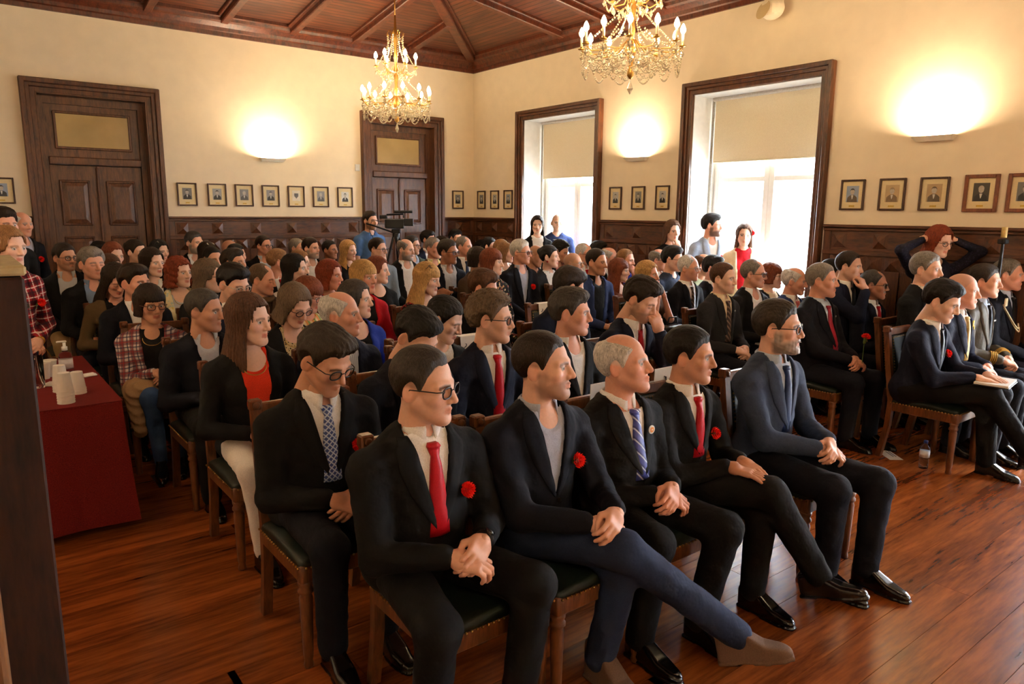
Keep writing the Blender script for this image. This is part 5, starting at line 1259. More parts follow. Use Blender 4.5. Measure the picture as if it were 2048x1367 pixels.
# middle rows
P('white haired man with thin glasses, dark suit and grey tie', 1380, 511, y=-5.5, hv=66, hp=2, hair=('thin', 'wh'), skin='r', gl=((150, 140, 130), 'o'), fit=('suit', 'dnavy', 'white', 'tie_brown'), hs=1.06)
P('young man with dark hair and glasses behind the charcoal suit', 1430, 513, depth=7.7, hv=70, hp=4, hair=('full', 'bk'), gl=True, fit=('suit', 'dnavy', 'white', None))
P('balding man in pale green shirt behind the white haired man', 1410, 508, depth=8.3, hv=80, hp=4, hair=('horse', 'br'), skin='t', fit=('top', (lambda: mcloth((150, 160, 130), 'cloth_sage'))(), 'white', None))
P('blonde woman covering her mouth with both hands', 1297, 523, y=-5.55, hv=62, hp=0, sex='f', hair=('bob', 'bl'), skin='r', fit=('tee', 'brown', 'brown', None), pose='mouth2')
P('woman with long auburn hair and brown dress in profile', 1240, 518, y=-4.7, hv=74, hp=2, sex='f', hair=('bangs', 'au'), skin='p', fit=('top', 'rust', 'rust', None), scoop=.1)
P('man with short dark hair in navy jacket over black shirt', 1195, 498, depth=7.3, hv=56, hp=3, hair=('crew', 'db'), skin='t', fit=('open', 'sblue', 'black', None), w=1.05, hs=1.08)
P('young man with dark hair, glasses and blue shirt beside the blonde woman', 1348, 494, depth=7.85, hv=66, hp=4, hair=('full', 'bk'), gl=True, fit=('top', 'slate', 'slate', None), hs=1.08)
P('older man with glasses and grey temples in front of the wall panel', 1320, 498, depth=8.35, hv=72, hp=2, hair=('horse', 'gr'), skin='r', gl=True, fit=('suit', 'navy', 'white', 'tie_wine'))
P('man in blue sweater resting his mouth on his fist', 1253, 499, depth=8.6, hv=62, hp=4, hair=('reced', 'lb'), skin='r', fit=('top', 'royal', 'royal', None), pose='chinL')
P('bald older man behind the man in navy jacket', 1220, 495, depth=9.0, hv=70, hp=4, hair=('horse', 'wh'), skin='r', fit=('suit', 'black', 'white', None))
P('black haired person near the panelled wall between the windows', 1199, 484, depth=9.5, hv=80, hp=4, hair=('full', 'bk'), fit=('top', 'black', 'black', None))
P('white haired man with glasses and red tie below the far window', 1170, 487, depth=9.1, hv=58, hp=2, hair=('thin', 'wh'), skin='r', gl=True, fit=('suit', 'sblue', 'white', 'tie_red'), hs=1.08)
P('bald man with glasses looking up below the far window', 1148, 505, depth=8.1, hv=70, hp=-4, hair=('buzz', 'gr'), skin='t', gl=((150, 140, 120), 'o'), fit=('suit', 'navy', 'white', None))
P('young man with curly black hair looking down', 1122, 483, y=-3.2, hv=60, hp=18, hair=('curly', 'bk'), skin='t', fit=('open', 'black', 'pink', None))
P('woman with dark pinned up hair and red earring', 1100, 491, depth=8.5, hv=74, hp=0, sex='f', hair=('bun', 'bk'), skin='p', fit=('open', 'char', 'white', None), ex=('earring',), hs=1.08)
P('bald man in denim jacket looking down', 1073, 491, depth=8.9, hv=66, hp=20, hair=('buzz', 'br'), skin='t', fit=('top', 'djean', 'djean', None))
P('grey haired man with glasses and carnation above the empty chair', 1043, 480, depth=7.9, hv=64, hp=2, hair=('short', 'wh'), skin='r', gl=True, fit=('suit', 'dnavy', 'lavender', None), ex=('flower',), hs=1.08)
P('woman with light brown hair and white blouse', 1012, 486, depth=9.4, hv=66, hp=2, sex='f', hair=('bob', 'lb'), skin='p', fit=('top', 'white', 'white', None), scoop=.09)
P('woman with auburn bob in a black floral dress', 985, 498, y=-4.5, hv=70, hp=2, sex='f', hair=('bangbob', 'au'), skin='p', fit=('top', 'floral', 'floral', None), pants='floral')
P('woman with glasses and dark hair near the corner', 980, 475, y=-1.6, hv=64, hp=2, sex='f', hair=('tied', 'bk'), skin='p', gl=True, fit=('top', 'black', 'black', None))
P('short haired woman in brown jacket beside the floral dress', 957, 495, y=-3.9, hv=60, hp=2, sex='f', hair=('bangbob', 'db'), skin='t', fit=('open', 'brown', 'cream', None), scoop=.08)
P('older balding man in dark suit with striped tie near the far door', 929, 473, y=-2.2, hv=56, hp=2, hair=('thin', 'gr'), skin='r', fit=('suit', 'dnavy', 'white', 'tie_blue'), hs=1.08)
P('man with glasses and folded arms in navy jacket', 897, 480, y=-3.5, hv=58, hp=3, hair=('short', 'dg'), skin='d', gl=True, fit=('open', 'dnavy', 'lgrey', None), pose='cross', hs=1.08)
P('grey haired man in olive jacket and checked shirt', 868, 475, y=-2.4, hv=48, hp=2, hair=('crew', 'gr'), skin='r', fit=('open', 'brown', 'yellowprint', None), hs=1.08)
P('dark haired man in navy suit beside the far door', 857, 462, y=-.9, hv=56, hp=2, hair=('full', 'bk'), skin='t', fit=('suit', 'navy', 'white', None))
P('man with glasses and green jacket behind the tripod', 825, 472, y=-1.5, hv=62, hp=2, hair=('short', 'sg'), gl=True, fit=('open', 'dgreen', 'lblue', None))
P('bald bearded man in white shirt and dark jacket by the tripod', 812, 478, y=-2.5, hv=56, hp=6, hair=('horse', 'gr'), beard=('full', 'gr'), fit=('open', 'black', 'white', None), w=1.1, belly=.04)
P('man with short brown hair, glasses and grey shirt before the cameraman', 756, 476, y=-2.6, hv=58, hp=4, hair=('crew', 'db'), gl=True, fit=('top', 'bgrey', 'bgrey', None), w=1.05)
P('dark haired man at the corner wainscot', 912, 460, y=-.6, hv=40, hp=4, hair=('full', 'bk'), skin='t', fit=('top', 'black', 'black', None))
P('dark head half hidden behind the man with folded arms', 884, 474, y=-1.3, hv=50, hp=4, hair=('full', 'db'), fit=('top', 'black', 'black', None))
P('small dark haired person beside the corner', 964, 481, y=-.7, hv=60, hp=4, hair=('short', 'bk'), fit=('top', 'black', 'black', None))
P('blond person hidden behind the woman in white blouse', 1004, 480, depth=9.9, hv=60, hp=4, hair=('short', 'lb'), skin='p', fit=('top', 'lgrey', 'lgrey', None))
P('woman with straight blonde hair, sunglasses on head and red patterned top', 855, 527, y=-5.0, hv=62, hp=10, sex='f', hair=('bangs', 'bl'), skin='p', fit=('top', 'redcheck', 'redcheck', None), scoop=.09, ex=('sunhead',), hs=1.07)
P('woman with long auburn hair in black top behind the red cardigan', 756, 514, y=-3.9, hv=66, hp=2, sex='f', hair=('longback', 'au'), skin='p', fit=('top', 'black', 'black', None), scoop=.1, hs=1.06)
P('blonde woman with fringe in a red cardigan', 728, 522, y=-4.75, hv=46, hp=2, sex='f', hair=('bangbob', 'bl'), skin='r', fit=('open', 'red', 'black', None), hs=1.1)
P('woman with auburn bob and colourful floral top', 660, 521, y=-4.3, hv=58, hp=2, sex='f', hair=('bob', 'rd'), skin='r', fit=('top', 'multi', 'multi', None), scoop=.1, hs=1.06)
P('woman with short reddish hair looking down, striped scarf', 616, 556, y=-5.0, hv=64, hp=20, sex='f', hair=('bangbob', 'au'), skin='r', gl=((70, 40, 30), 'o'), fit=('top', 'scarf', 'scarf', None))
P('woman with straight black hair and white jacket in profile', 590, 509, y=-3.85, hv=68, hp=0, sex='f', hair=('longback', 'bk'), skin='p', fit=('top', 'white', 'white', None), scoop=.08, hs=1.06)
P('balding man in brown coat and scarf with closed eyes', 524, 529, depth=6.15, hv=64, hp=8, hair=('thin', 'gb'), skin='r', fit=('suit', 'brown', 'brown', None), ex=('scarfneck', 'nocollar'), closed=True, w=1.08, hs=1.06)
P('young man with black hair and clear glasses looking down', 466, 531, depth=5.2, hv=40, hp=18, hair=('full', 'bk'), gl=((190, 180, 170), 'o'), fit=('suit', 'navy', 'white', None), hs=1.1)
P('woman with long ash brown hair and glasses', 416, 520, depth=5.8, hv=66, hp=4, sex='f', hair=('longback', 'gb'), skin='p', gl=True, fit=('top', 'char', 'char', None), hs=1.06)
P('woman with curly red hair in a pale yellow cardigan', 357, 515, depth=6.3, hv=40, hp=2, sex='f', hair=('curlbob', 'rd'), skin='p', fit=('open', 'yellowprint', 'lgrey', None), scoop=.1, ex=('necklace',), hs=1.06)
P('dark haired man with his head back in the middle left rows', 468, 499, y=-2.95, hv=52, hp=-4, hair=('full', 'dg'), skin='t', fit=('suit', 'black', 'black', None), hs=1.08)
P('young man with cropped black hair', 424, 494, y=-2.1, hv=30, hp=4, hair=('crew', 'bk'), skin='t', fit=('top', 'black', 'black', None), hs=1.08)
P('young person in a red top by the back wall', 473, 489, y=-1.5, hv=50, hp=2, hair=('short', 'bk'), fit=('top', 'red', 'red', None))
P('man with light brown hair turned away, red tie', 557, 499, y=-2.6, hv=95, hp=2, hair=('short', 'lb'), skin='r', fit=('suit', 'black', 'white', 'tie_red'), hs=1.04)
P('fair haired woman behind the black haired woman', 600, 502, depth=8.2, hv=70, hp=2, sex='f', hair=('bob', 'lb'), skin='p', fit=('top', 'navy', 'navy', None))
P('grey bearded man with white shirt one row before the back wall', 622, 476, y=-1.4, hv=50, hp=2, hair=('short', 'db'), beard=('full', 'gr'), fit=('open', 'black', 'white', None))
P('grey haired man against the back wall', 594, 477, y=-.62, hv=60, hp=2, hair=('crew', 'gr'), skin='t', fit=('top', 'char', 'char', None))
P('dark skinned man in black sweater against the back wall', 660, 481, y=-.9, hv=50, hp=0, hair=('crew', 'bk'), skin='d', fit=('top', 'black', 'lgrey', None), ex=('collar', 'lgrey'))
P('woman with long straight blonde hair and a red flower', 697, 481, y=-1.6, hv=48, hp=2, sex='f', hair=('long', 'bl'), skin='p', fit=('top', 'black', 'black', None), ex=('flower',))
P('man with glasses in dark suit and pale blue shirt against the back wall', 527, 472, y=-.65, hv=46, hp=2, hair=('reced', 'db'), skin='r', gl=True, fit=('open', 'black', 'lblue', None))
P('bald man against the back wall', 460, 480, y=-.7, hv=55, hp=2, hair=('buzz', 'br'), skin='r', fit=('top', 'dnavy', 'dnavy', None))
P('stout bearded man in dark jacket leaning on the back wall panels', 388, 464, y=-.62, hv=40, hp=2, hair=('short', 'sg'), beard=('full', 'gr'), fit=('open', 'black', 'white', None), w=1.1, belly=.05, hs=1.08)
P('woman with sunglasses on her head beside the bearded man', 415, 485, y=-1.2, hv=50, hp=6, sex='f', hair=('bob', 'db'), skin='p', fit=('top', 'black', 'black', None), ex=('sunhead',))
# left rows
P('woman with dark auburn hair and white blouse', 303, 497, depth=6.8, hv=38, hp=4, sex='f', hair=('long', 'db'), skin='p', fit=('open', 'black', 'white', None), scoop=.07, hs=1.08)
P('woman with sunglasses on dark hair near the left door', 318, 481, depth=8.4, hv=40, hp=4, sex='f', hair=('long', 'bk'), skin='p', fit=('top', 'black', 'black', None), ex=('sunhead',))
P('dark haired woman in a red top near the left door', 271, 480, depth=7.8, hv=50, hp=2, sex='f', hair=('bun', 'db'), skin='p', fit=('open', 'wine', 'white', None))
P('red haired woman with hand at her face in front of the left door', 225, 486, y=-1.9, hv=30, hp=10, sex='f', hair=('long', 'au'), skin='p', fit=('top', 'khaki', 'khaki', None), pose='chin')
P('person with glasses half hidden behind the woman in the olive coat', 219, 509, depth=7.0, hv=40, hp=8, sex='f', hair=('tied', 'br'), skin='p', gl=True, fit=('top', 'char', 'char', None))
P('dark head low before the left door', 199, 485, y=-.8, hv=30, hp=8, hair=('full', 'bk'), fit=('top', 'black', 'black', None))
P('man with glasses and short beard in dark jacket before the left door', 128, 488, y=-2.2, hv=32, hp=2, hair=('short', 'db'), skin='t', gl=True, beard=('stub', 'db'), fit=('open', 'black', 'lgrey', None), pants='khaki')
P('grey haired man with closed eyes in dark coat and denim shirt', 182, 497, y=-3.0, hv=24, hp=2, hair=('full', 'gr'), skin='r', fit=('open', 'black', (lambda: mcloth((120, 140, 170), 'cloth_denimshirt'))(), None), closed=True, hs=1.1)
P('woman in an olive coat with bowed head and red flower', 228, 529, depth=6.0, hv=25, hp=28, sex='f', hair=('long', 'db'), skin='r', fit=('open', 'olive', 'black', None), ex=('flower',), hs=1.06)
P('dark haired man in black suit and white shirt behind the plaid shirt', 268, 531, depth=5.45, hv=42, hp=2, hair=('full', 'db'), skin='r', fit=('suit', 'dnavy', 'white', None), hs=1.06)
P('older woman with glasses and plaid shirt, hands on her jeans', 298, 571, y=-4.75, hv=22, hp=5, sex='f', hair=('bangbob', 'db'), skin='t', gl=((90, 60, 50), 'r'), fit=('open', 'plaidmix', 'black', None), scoop=.08, pants='jean', shoe='black', ex=('necklace', 'wsock'), pose=((.0, -.34, .70), (.12, -.34, .68)), w=1.08, belly=.02, by=-12, hs=1.08, legs={-1: ((-.03, -.46, .55), (.0, -.5, .12)), 1: ((.12, -.44, .53), (.12, -.4, .1))})
# standing people
st = dict(stand=True, group='people standing')
P('woman in a red plaid shirt with long hair standing beside the red table', 14, 455, depth=4.75, hv=38, hp=6, bv=32, sex='f', hair=('longback', 'lb'), skin='p', fit=('open', 'plaidred', 'plaidred', None), scoop=.08, pants='djean', pose='front', ex=('flower', 'bangles', 'sunhang'), hs=1.05, **st)
P('dark haired man in a black jacket standing at the left picture edge', 4, 417, depth=5.7, hv=30, hp=3, bv=40, hair=('full', 'db'), skin='r', fit=('open', 'black', 'olive', None), pants='djean', pose='side', w=1.1, **st)
P('grey haired man in navy jacket with carnation standing by the left door', 42, 424, depth=7.6, hv=35, hp=4, bv=40, hair=('horse', 'wh'), skin='r', fit=('suit', 'dnavy', 'lavender', None), ex=('flower',), pose='side', **st)
P('cameraman in a blue T-shirt standing behind the tripod', 741, 423, y=-1.0, hv=40, hp=4, bv=35, hair=('short', 'db'), beard=('stub', 'db'), fit=('tee', (lambda: mcloth((72, 104, 150), 'cloth_bluetee'))(), 'blue', None), pose='front', pants='djean', w=1.05, **st)
P('woman in black blazer and white T-shirt standing in the far window', 1075, 432, depth=10.2, hv=0, hp=2, bv=10, sex='f', hair=('longback', 'db'), skin='p', fit=('open', 'black', 'white', None), pose='side', **st)
P('bald man in navy printed T-shirt standing in the far window', 1115, 428, depth=10.6, hv=8, hp=2, bv=10, hair=('buzz', 'gr'), skin='p', fit=('tee', (lambda: mcloth((36, 48, 88), 'cloth_navytee'))(), 'blue', None), ex=('text',), pose='side', w=1.05, **st)
P('woman in black standing by the near window with hand at her mouth', 1346, 441, depth=8.75, hv=30, hp=4, bv=30, sex='f', hair=('longback', 'br'), skin='p', fit=('top', 'black', 'black', None), scoop=.07, pose='chin', **st)
P('bearded young man in pale blue blazer standing in the near window', 1426, 429, depth=8.45, hv=75, hp=2, bv=30, hair=('full', 'bk'), beard=('full', 'db'), skin='r', fit=('suit', (lambda: mcloth((170, 190, 220), 'cloth_paleblazer'))(), 'white', None), ex=('flower',), pose='side', pants='navy', **st)
P('woman with very long hair, red top and flower in her hair in the near window', 1490, 448, depth=8.3, hv=5, hp=2, bv=5, sex='f', hair=('longback', 'br'), skin='p', fit=('open', 'cream', 'red', None), ex=('flowerhair',), pose='side', pants='black', **st)
P('auburn haired woman in dark lace blouse with both hands behind her head', 1882, 453, depth=6.2, hv=48, hp=12, bv=35, sex='f', hair=('bob', 'rd'), skin='p', gl=((90, 60, 50), 'o'), fit=('top', 'lace', 'lace', None), pose='head2', pants='black', **st)
STOP = {'in', 'the', 'a', 'an', 'and', 'with', 'of', 'behind', 'beside', 'by', 'his', 'her', 'before', 'at', 'on', 'near', 'to', 'over', 'pale', 'dark', 'black', 'navy', 'white', 'red', 'round', 'short', 'thin', 'both', 'open', 'far', 'left', 'their', 'royal', 'slate', 'front', 'middle', 'pinned', 'light', 'gold', 'brown', 'cream', 'closed', 'blue', 'grey', 'colourful', 'against', 'from', 'large', 'empty', 'curly', 'back'}
for i, (x, y, rz, lb) in enumerate(CHAIRS):
    wd = lb.replace(',', '').split()
    if len(wd) > 10:
        wd = wd[:10]
        while wd[-1] in STOP: wd.pop()
    put_chair(x, y, rz, 'wooden green leather chair under the ' + ' '.join(wd))

# ================================================================== EMPTY CHAIRS AND SIGNS
def chair_at(px, py, y, label, sign=None):
    """(px,py) is the middle of the top rail"""
    p = at_y(px, py, y); cy = y - .178 - .56 * .15
    o = put_chair(p[0], cy, 0, label)
    if sign: chair_sign(p[0], cy, sign)
    return p
chair_at(1090, 560, -5.25, 'empty green leather chair with a white sign in the middle rows', 'white reserved sign on the empty chair in the middle')
chair_at(832, 628, -6.2, 'empty green leather chair with a sheet behind the spiky haired man', 'white sheet on the empty chair behind the spiky haired man')
chair_at(940, 668, -6.3, 'empty chair back with a white sign left of the curly haired man', 'white sign with a logo left of the curly haired man')
def floor_at(px, py): return at_z(px, py, 0)
# signs hung on chairs of the front row, seen between the men
for (px, py, y, lb) in ((1212, 790, -8.0, 'white sign with a logo on the chair behind the old man'), (1335, 758, -7.95, 'white sign with a logo on the chair behind the man with red tie')):
    p = at_y(px, py, y); r = empty('reserved_sign', tuple(p)); tag(r, lb, 'sign', 'reserved signs on chair backs')
    MB().box((0, 0, 0), (.2, .004, .13)).build('sheet', M_paper, r)
    MB().tube([(-.03 + .016 * math.sin(a * 1.6), -.004, .02 * math.cos(a)) for a in [i * .7 for i in range(9)]], .003, 5).build('logo', M_ink, r)
p = floor_at(1779, 910); r = empty('paper_sign', (p[0], p[1], .001), .9); tag(r, 'white printed card lying on the floor by the aisle', 'sign')
MB().box((0, 0, .001), (.21, .1, .002)).build('sheet', M_paper, r); m = MB()
for k in range(2): m.box((.02, -.01 - k * .02, .0025), (.12, .007, .001))
m.build('printed_lines', M_ink, r)

# ================================================================== RED TABLE WITH CUPS
TX0, TX1, TY0, TY1, TZ = -8.2, -6.46, -5.88, -4.35, .75
def mredcloth():
    m, t = newmat('red_table_cloth', .9, .15); v = t.coord(); n = t.noise(v, 260, 2); b = t.noise(v, 4, 3)
    t.base(t.ramp(n, [(.3, lin((92, 22, 22))), (.7, lin((126, 36, 33)))])); t.bump(b, .2, .03); return m
r = empty('table', ((TX0 + TX1) / 2, (TY0 + TY1) / 2, 0)); tag(r, 'table covered by a dark red cloth beside the aisle', 'table')
cx, cy, hx_, hy_ = 0, 0, (TX1 - TX0) / 2, (TY1 - TY0) / 2
MB().box((0, 0, TZ - .025), (2 * hx_ - .02, 2 * hy_ - .02, .04)).build('table_top', M_wood, r)
for sx in (-1, 1):
    for sy in (-1, 1): MB().box((sx * (hx_ - .12), sy * (hy_ - .12), (TZ - .046) / 2), (.06, .06, TZ - .05), bev=.006).build('leg', M_wood, r)
r2 = empty('tablecloth', ((TX0 + TX1) / 2, (TY0 + TY1) / 2, 0)); tag(r2, 'dark red cloth hanging almost to the floor over the table', 'tablecloth')
vs = []; ring = []
def outl(o, fl_):
    pts = []; n = 22
    for k in range(n): t = k / n; pts.append((-hx_ + 2 * hx_ * t, -hy_))
    for k in range(n): t = k / n; pts.append((hx_, -hy_ + 2 * hy_ * t))
    for k in range(n): t = k / n; pts.append((hx_ - 2 * hx_ * t, hy_))
    for k in range(n): t = k / n; pts.append((-hx_, hy_ - 2 * hy_ * t))
    res = []
    for i, (x, y) in enumerate(pts):
        q = o + fl_ * math.sin(i * .9) * .012 + fl_ * .01; L = max(abs(x) / hx_, 1e-6), max(abs(y) / hy_, 1e-6)
        res.append((x + (math.copysign(q, x) if abs(x) > hx_ - 1e-6 else 0), y + (math.copysign(q, y) if abs(y) > hy_ - 1e-6 else 0)))
    return res
m = MB(); levels = [(TZ, -.008, 0), (TZ - .004, .0, 0), (TZ - .015, .004, 0), (.5, .008, .35), (.25, .014, .8), (.05, .02, 1.2)]
allv = []
for zz, o_, fq in levels: allv += [(x, y, zz) for x, y in outl(o_, fq)]
n = 88; fs = [[i * n + k, (i + 1) * n + k, (i + 1) * n + (k + 1) % n, i * n + (k + 1) % n] for i in range(len(levels) - 1) for k in range(n)] + [list(range(n))]
m.add(allv, fs); m.build('cloth', mredcloth(), r2, False)
M_cup = mplain('paper_cup', (232, 226, 216), .6, .3, var=.02)
def cup_mesh(k, inv):
    m = MB()
    if inv:
        m.lathe([(.026, .085 + .012 * (k - 1)), (.0265, .086 + .012 * (k - 1)), (.036, .0 + .012 * (k - 1)), (.038, .004 + .012 * (k - 1)), (.038, 0.0 + .012 * (k - 1))][::1], n=20)
        for i in range(k - 1): m.lathe([(.0335, .012 * i + .012), (.036, .012 * i + .008), (.0378, .012 * i + .005), (.0378, .012 * i)], n=20)
    else:
        m.lathe([(.026, 0), (.037, .088), (.039, .09), (.039, .086), (.0355, .086), (.025, .006)], n=20)
    return m
GC = 'paper cups on the red table'
for px, py, k, inv, lb in ((133, 805, 6, True, 'tallest stack of upturned paper cups nearest the table edge'), (123, 782, 5, True, 'stack of upturned paper cups behind the front stack'), (157, 786, 3, True, 'short stack of upturned paper cups at the right'), (89, 757, 1, False, 'single upright paper cup beside the glass'), (101, 752, 1, False, 'single upright paper cup before the sanitiser')):
    p = at_z(px, py, TZ); o = cup_mesh(k, inv).build('paper_cup', M_cup, None, False); o.location = (p[0], p[1], TZ + .001); o.scale = (1.15, 1.15, 1.15); tag(o, lb, 'cup', GC)
p = at_z(134, 745, TZ); r = empty('hand_sanitiser', (p[0], p[1], TZ)); tag(r, 'clear pump bottle of hand sanitiser on the red table', 'bottle')
MB().lathe([(.036, .001), (.04, .01), (.04, .11), (.034, .128), (.016, .14), (.014, .15)], n=20).build('bottle', mglass('clear_plastic', (245, 248, 250), .08, 1.2), r, True)
MB().lathe([(.0405, .03), (.0405, .09)], n=20).build('sticker', mplain('pale_sticker', (214, 208, 210), .6), r, True)
MB().lathe([(.017, .148), (.017, .172), (.009, .176), (.009, .2)], n=16).box((-.014, 0, .205), (.058, .016, .012), bev=.004).build('pump', M_white, r, True)
p = at_z(78, 775, TZ); r = empty('drinking_glass', (p[0], p[1], TZ)); tag(r, 'tall drinking glass beside the wooden pedestal', 'glass')
MB().lathe([(.03, .001), (.034, .004), (.036, .19), (.033, .19), (.03, .015), (.004, .014)], n=20).build('vessel', mglass('clear_glass', (255, 255, 255), .01, 1.3), r, True)
for px, py, rz, lb in ((178, 752, .3, 'folded white napkin right of the cups'), (103, 770, 1.0, 'folded white napkin left of the cups')):
    p = at_z(px, py, TZ); o = MB().box((0, 0, .006), (.08, .06, .01), bev=.003).box((.005, .004, .013), (.065, .05, .005), bev=.002).build('napkin', M_paper); o.location = (p[0], p[1], TZ + .001); o.rotation_euler = (0, 0, rz); tag(o, lb, 'napkin')

# ---- dark wooden pedestal beside the camera
p = at_depth(46, 531, 1.24); r = empty('wooden_pedestal', (p[0], p[1], 0)); tag(r, 'tall dark wooden pedestal with a beige top at the left edge', 'pedestal')
zt = float(p[2]); W2 = .5; Dp = .34
M_ped = mwood('pedestal_wood', (24, 12, 8), (56, 29, 17), .65, (6, 6, 1), 3, spec=.2)
MB().box((-W2 / 2, Dp / 2, (zt - .02) / 2), (W2, Dp, zt - .02), bev=.004).build('body_panel', M_ped, r)
MB().box((-W2 / 2 + .002, Dp / 2, zt - .008), (W2 + .004, Dp + .006, .018), bev=.004).build('top_slab', mplain('beige_top', (168, 150, 110), .7, .3), r)
x0 = float(at_depth(12, 900, 1.24)[0] - p[0])
MB().tube([(-.1, -.006, .02), (-.1, -.006, zt - .05)], .012, 8).tube([(-.135, -.004, .02), (-.135, -.004, zt - .05)], .009, 8).build('edge_moulding', mwood('pedestal_moulding', (74, 44, 22), (140, 96, 56), .45, (8, 8, 1), 3), r)

# ---- water bottle
p = floor_at(1846, 935); r = empty('water_bottle', (p[0], p[1], 0)); tag(r, 'clear plastic water bottle standing on the floor by the aisle', 'bottle')
MB().lathe([(.028, 0), (.032, .006), (.031, .03), (.033, .035), (.031, .045), (.033, .055), (.031, .065), (.033, .08), (.033, .135), (.03, .155), (.014, .178), (.012, .19)], n=20).build('bottle', mglass('bottle_plastic', (240, 246, 250), .04, 1.15), r, True)
MB().lathe([(.0336, .085), (.0336, .13)], n=20).build('wrapper', mplain('bottle_wrapper', (206, 206, 214), .5), r, True)
MB().lathe([(.014, .188), (.014, .205), (.012, .207)], n=16).build('cap', mplain('blue_cap', (40, 60, 120), .4), r, True)
# ---- carnation held by the stocky man
for lb, q, p_, d_ in PEOPLE and [(0, 0, 0, 0)] or []: pass
def find(s): return [o for o in COL.objects if o.name.startswith('person') and s in o.get('label', '')][0]
o = find('stocky'); e = empty('carnation_flower', (o.location.x + .02, o.location.y - .45, .70)); tag(e, 'red carnation held upright in the hands of the stocky man', 'flower')
carnation('blossom', e, (0, 0, .17), .036, (0, -.2, 1), .16)
o = find('writing in a notebook'); e = empty('notebook', (o.location.x + .1, o.location.y - .5, .665), .15); tag(e, 'open notebook on the lap of the young man', 'notebook')
MB().box((0, 0, .012), (.3, .2, .016), bev=.002).build('pages', M_paper, e); MB().box((0, 0, 0), (.31, .21, .006), bev=.002).build('cover', mplain('notebook_cover', (30, 30, 36), .5), e)
o = find('older woman with glasses'); e = empty('puffer_coat', (o.location.x, o.location.y, 0)); tag(e, 'beige quilted coat bundled on the lap of the older woman', 'coat')
def coat(X, Y, Z):
    d = ell(X, Y, Z, (-.14, -.26, .58), (.13, .17, .09)); d = smin(d, cap(X, Y, Z, (-.2, -.34, .56), (-.2, -.42, .33), .07, .05), .05); d = smin(d, cap(X, Y, Z, (-.08, -.42, .55), (-.1, -.46, .4), .05, .04), .04)
    return d + np.abs(np.sin((Y * .6 - Z) * 62)) * .012
V, Q = sdf_mesh(coat, (-.4, -.6, .2), (.1, 0, .75), .01); raw('quilted_fabric', V, Q, mcloth((160, 128, 92), 'cloth_puffer', .6), e)

# ================================================================== CAMERA ON TRIPOD
p = at_y(792, 447, -1.45); r = empty('video_camera', (p[0], p[1], 0), .0); tag(r, 'black video camera on a tripod before the far door', 'video camera')
zc_ = float(p[2]); M_blk = mplain('black_plastic', (16, 16, 18), .45, .4)
az = math.atan2(RT[1], RT[0])
Mx = Matrix.Translation((0, 0, zc_)) @ Matrix.Rotation(az + .2, 4, 'Z')
def pt(b, name, mat=M_blk, sm=False): return b.xform(Mx).build(name, mat, r, sm)
pt(MB().box((-.02, 0, 0), (.26, .12, .13), bev=.012), 'camera_body'); pt(MB().box((.17, 0, .02), (.13, .1, .1), bev=.008), 'lens_hood')
pt(MB().tube([(-.12, 0, .07), (-.12, 0, .12), (.1, 0, .13), (.11, 0, .08)], .014, 8), 'top_handle'); pt(MB().tube([(-.02, -.02, .16), (.22, -.02, .16)], .018, 10), 'microphone'); pt(MB().box((-.17, .0, .09), (.1, .05, .05), bev=.008), 'viewfinder')
pt(MB().box((0, 0, -.1), (.12, .1, .06), bev=.01).lathe([(.05, -.2), (.05, -.13), (.03, -.12)], n=14), 'tripod_head')
pt(MB().tube([(-.04, 0, -.12), (-.32, -.02, -.02), (-.4, -.02, -.0)], .011, 8), 'pan_handle'); pt(MB().tube([(-.2, 0, .02), (-.32, -.02, .06), (-.36, -.02, -.1), (-.25, -.01, -.3), (-.05, 0, -.35)], .004, 6), 'cable')
M_alu = mplain('tripod_metal', (120, 116, 112), .3, .5, .6)
for k in range(3):
    a = math.radians(200 + 120 * k) + az; f_ = Vector((.42 * math.cos(a), .42 * math.sin(a), 0)); t_ = Vector((.04 * math.cos(a), .04 * math.sin(a), zc_ - .18)); s_ = Vector((-math.sin(a), math.cos(a), 0)) * .025
    l_ = MB().tube([t_ + s_, f_ * .55 + t_ * .45 + s_], .011, 8).tube([t_ - s_, f_ * .55 + t_ * .45 - s_], .011, 8).build('tripod_leg', M_blk, r)
    MB().tube([f_ * .5 + t_ * .5, f_], .013, 8).build('lower_tube', M_alu, l_)
# microphone stand near the right wall
p = at_depth(2008, 470, 5.85); r = empty('light_stand', (p[0], p[1], 0)); tag(r, 'thin black stand with a cream lamp head near the right wall', 'stand')
zz = float(p[2]); MB().tube([(0, 0, .1), (0, 0, zz - .06)], .012, 8).build('pole', M_blk, r)
MB().box((0, 0, zz - .05), (.08, .06, .04), bev=.006).tube([(-.05, 0, zz - .05), (.06, 0, zz - .035)], .01).tube([(.02, 0, zz - .06), (-.02, .03, zz - .5)], .006).build('clamp', M_blk, r); MB().lathe([(.022, zz - .02), (.022, zz + .06), (.02, zz + .065)], n=14).build('lamp_head', mplain('cream_head', (214, 190, 120), .5), r, True)
for k in range(3): a = 2.1 * k; MB().tube([(0, 0, .35), (.3 * math.cos(a), .3 * math.sin(a), .01)], .009, 8).build('foot', M_blk, r)
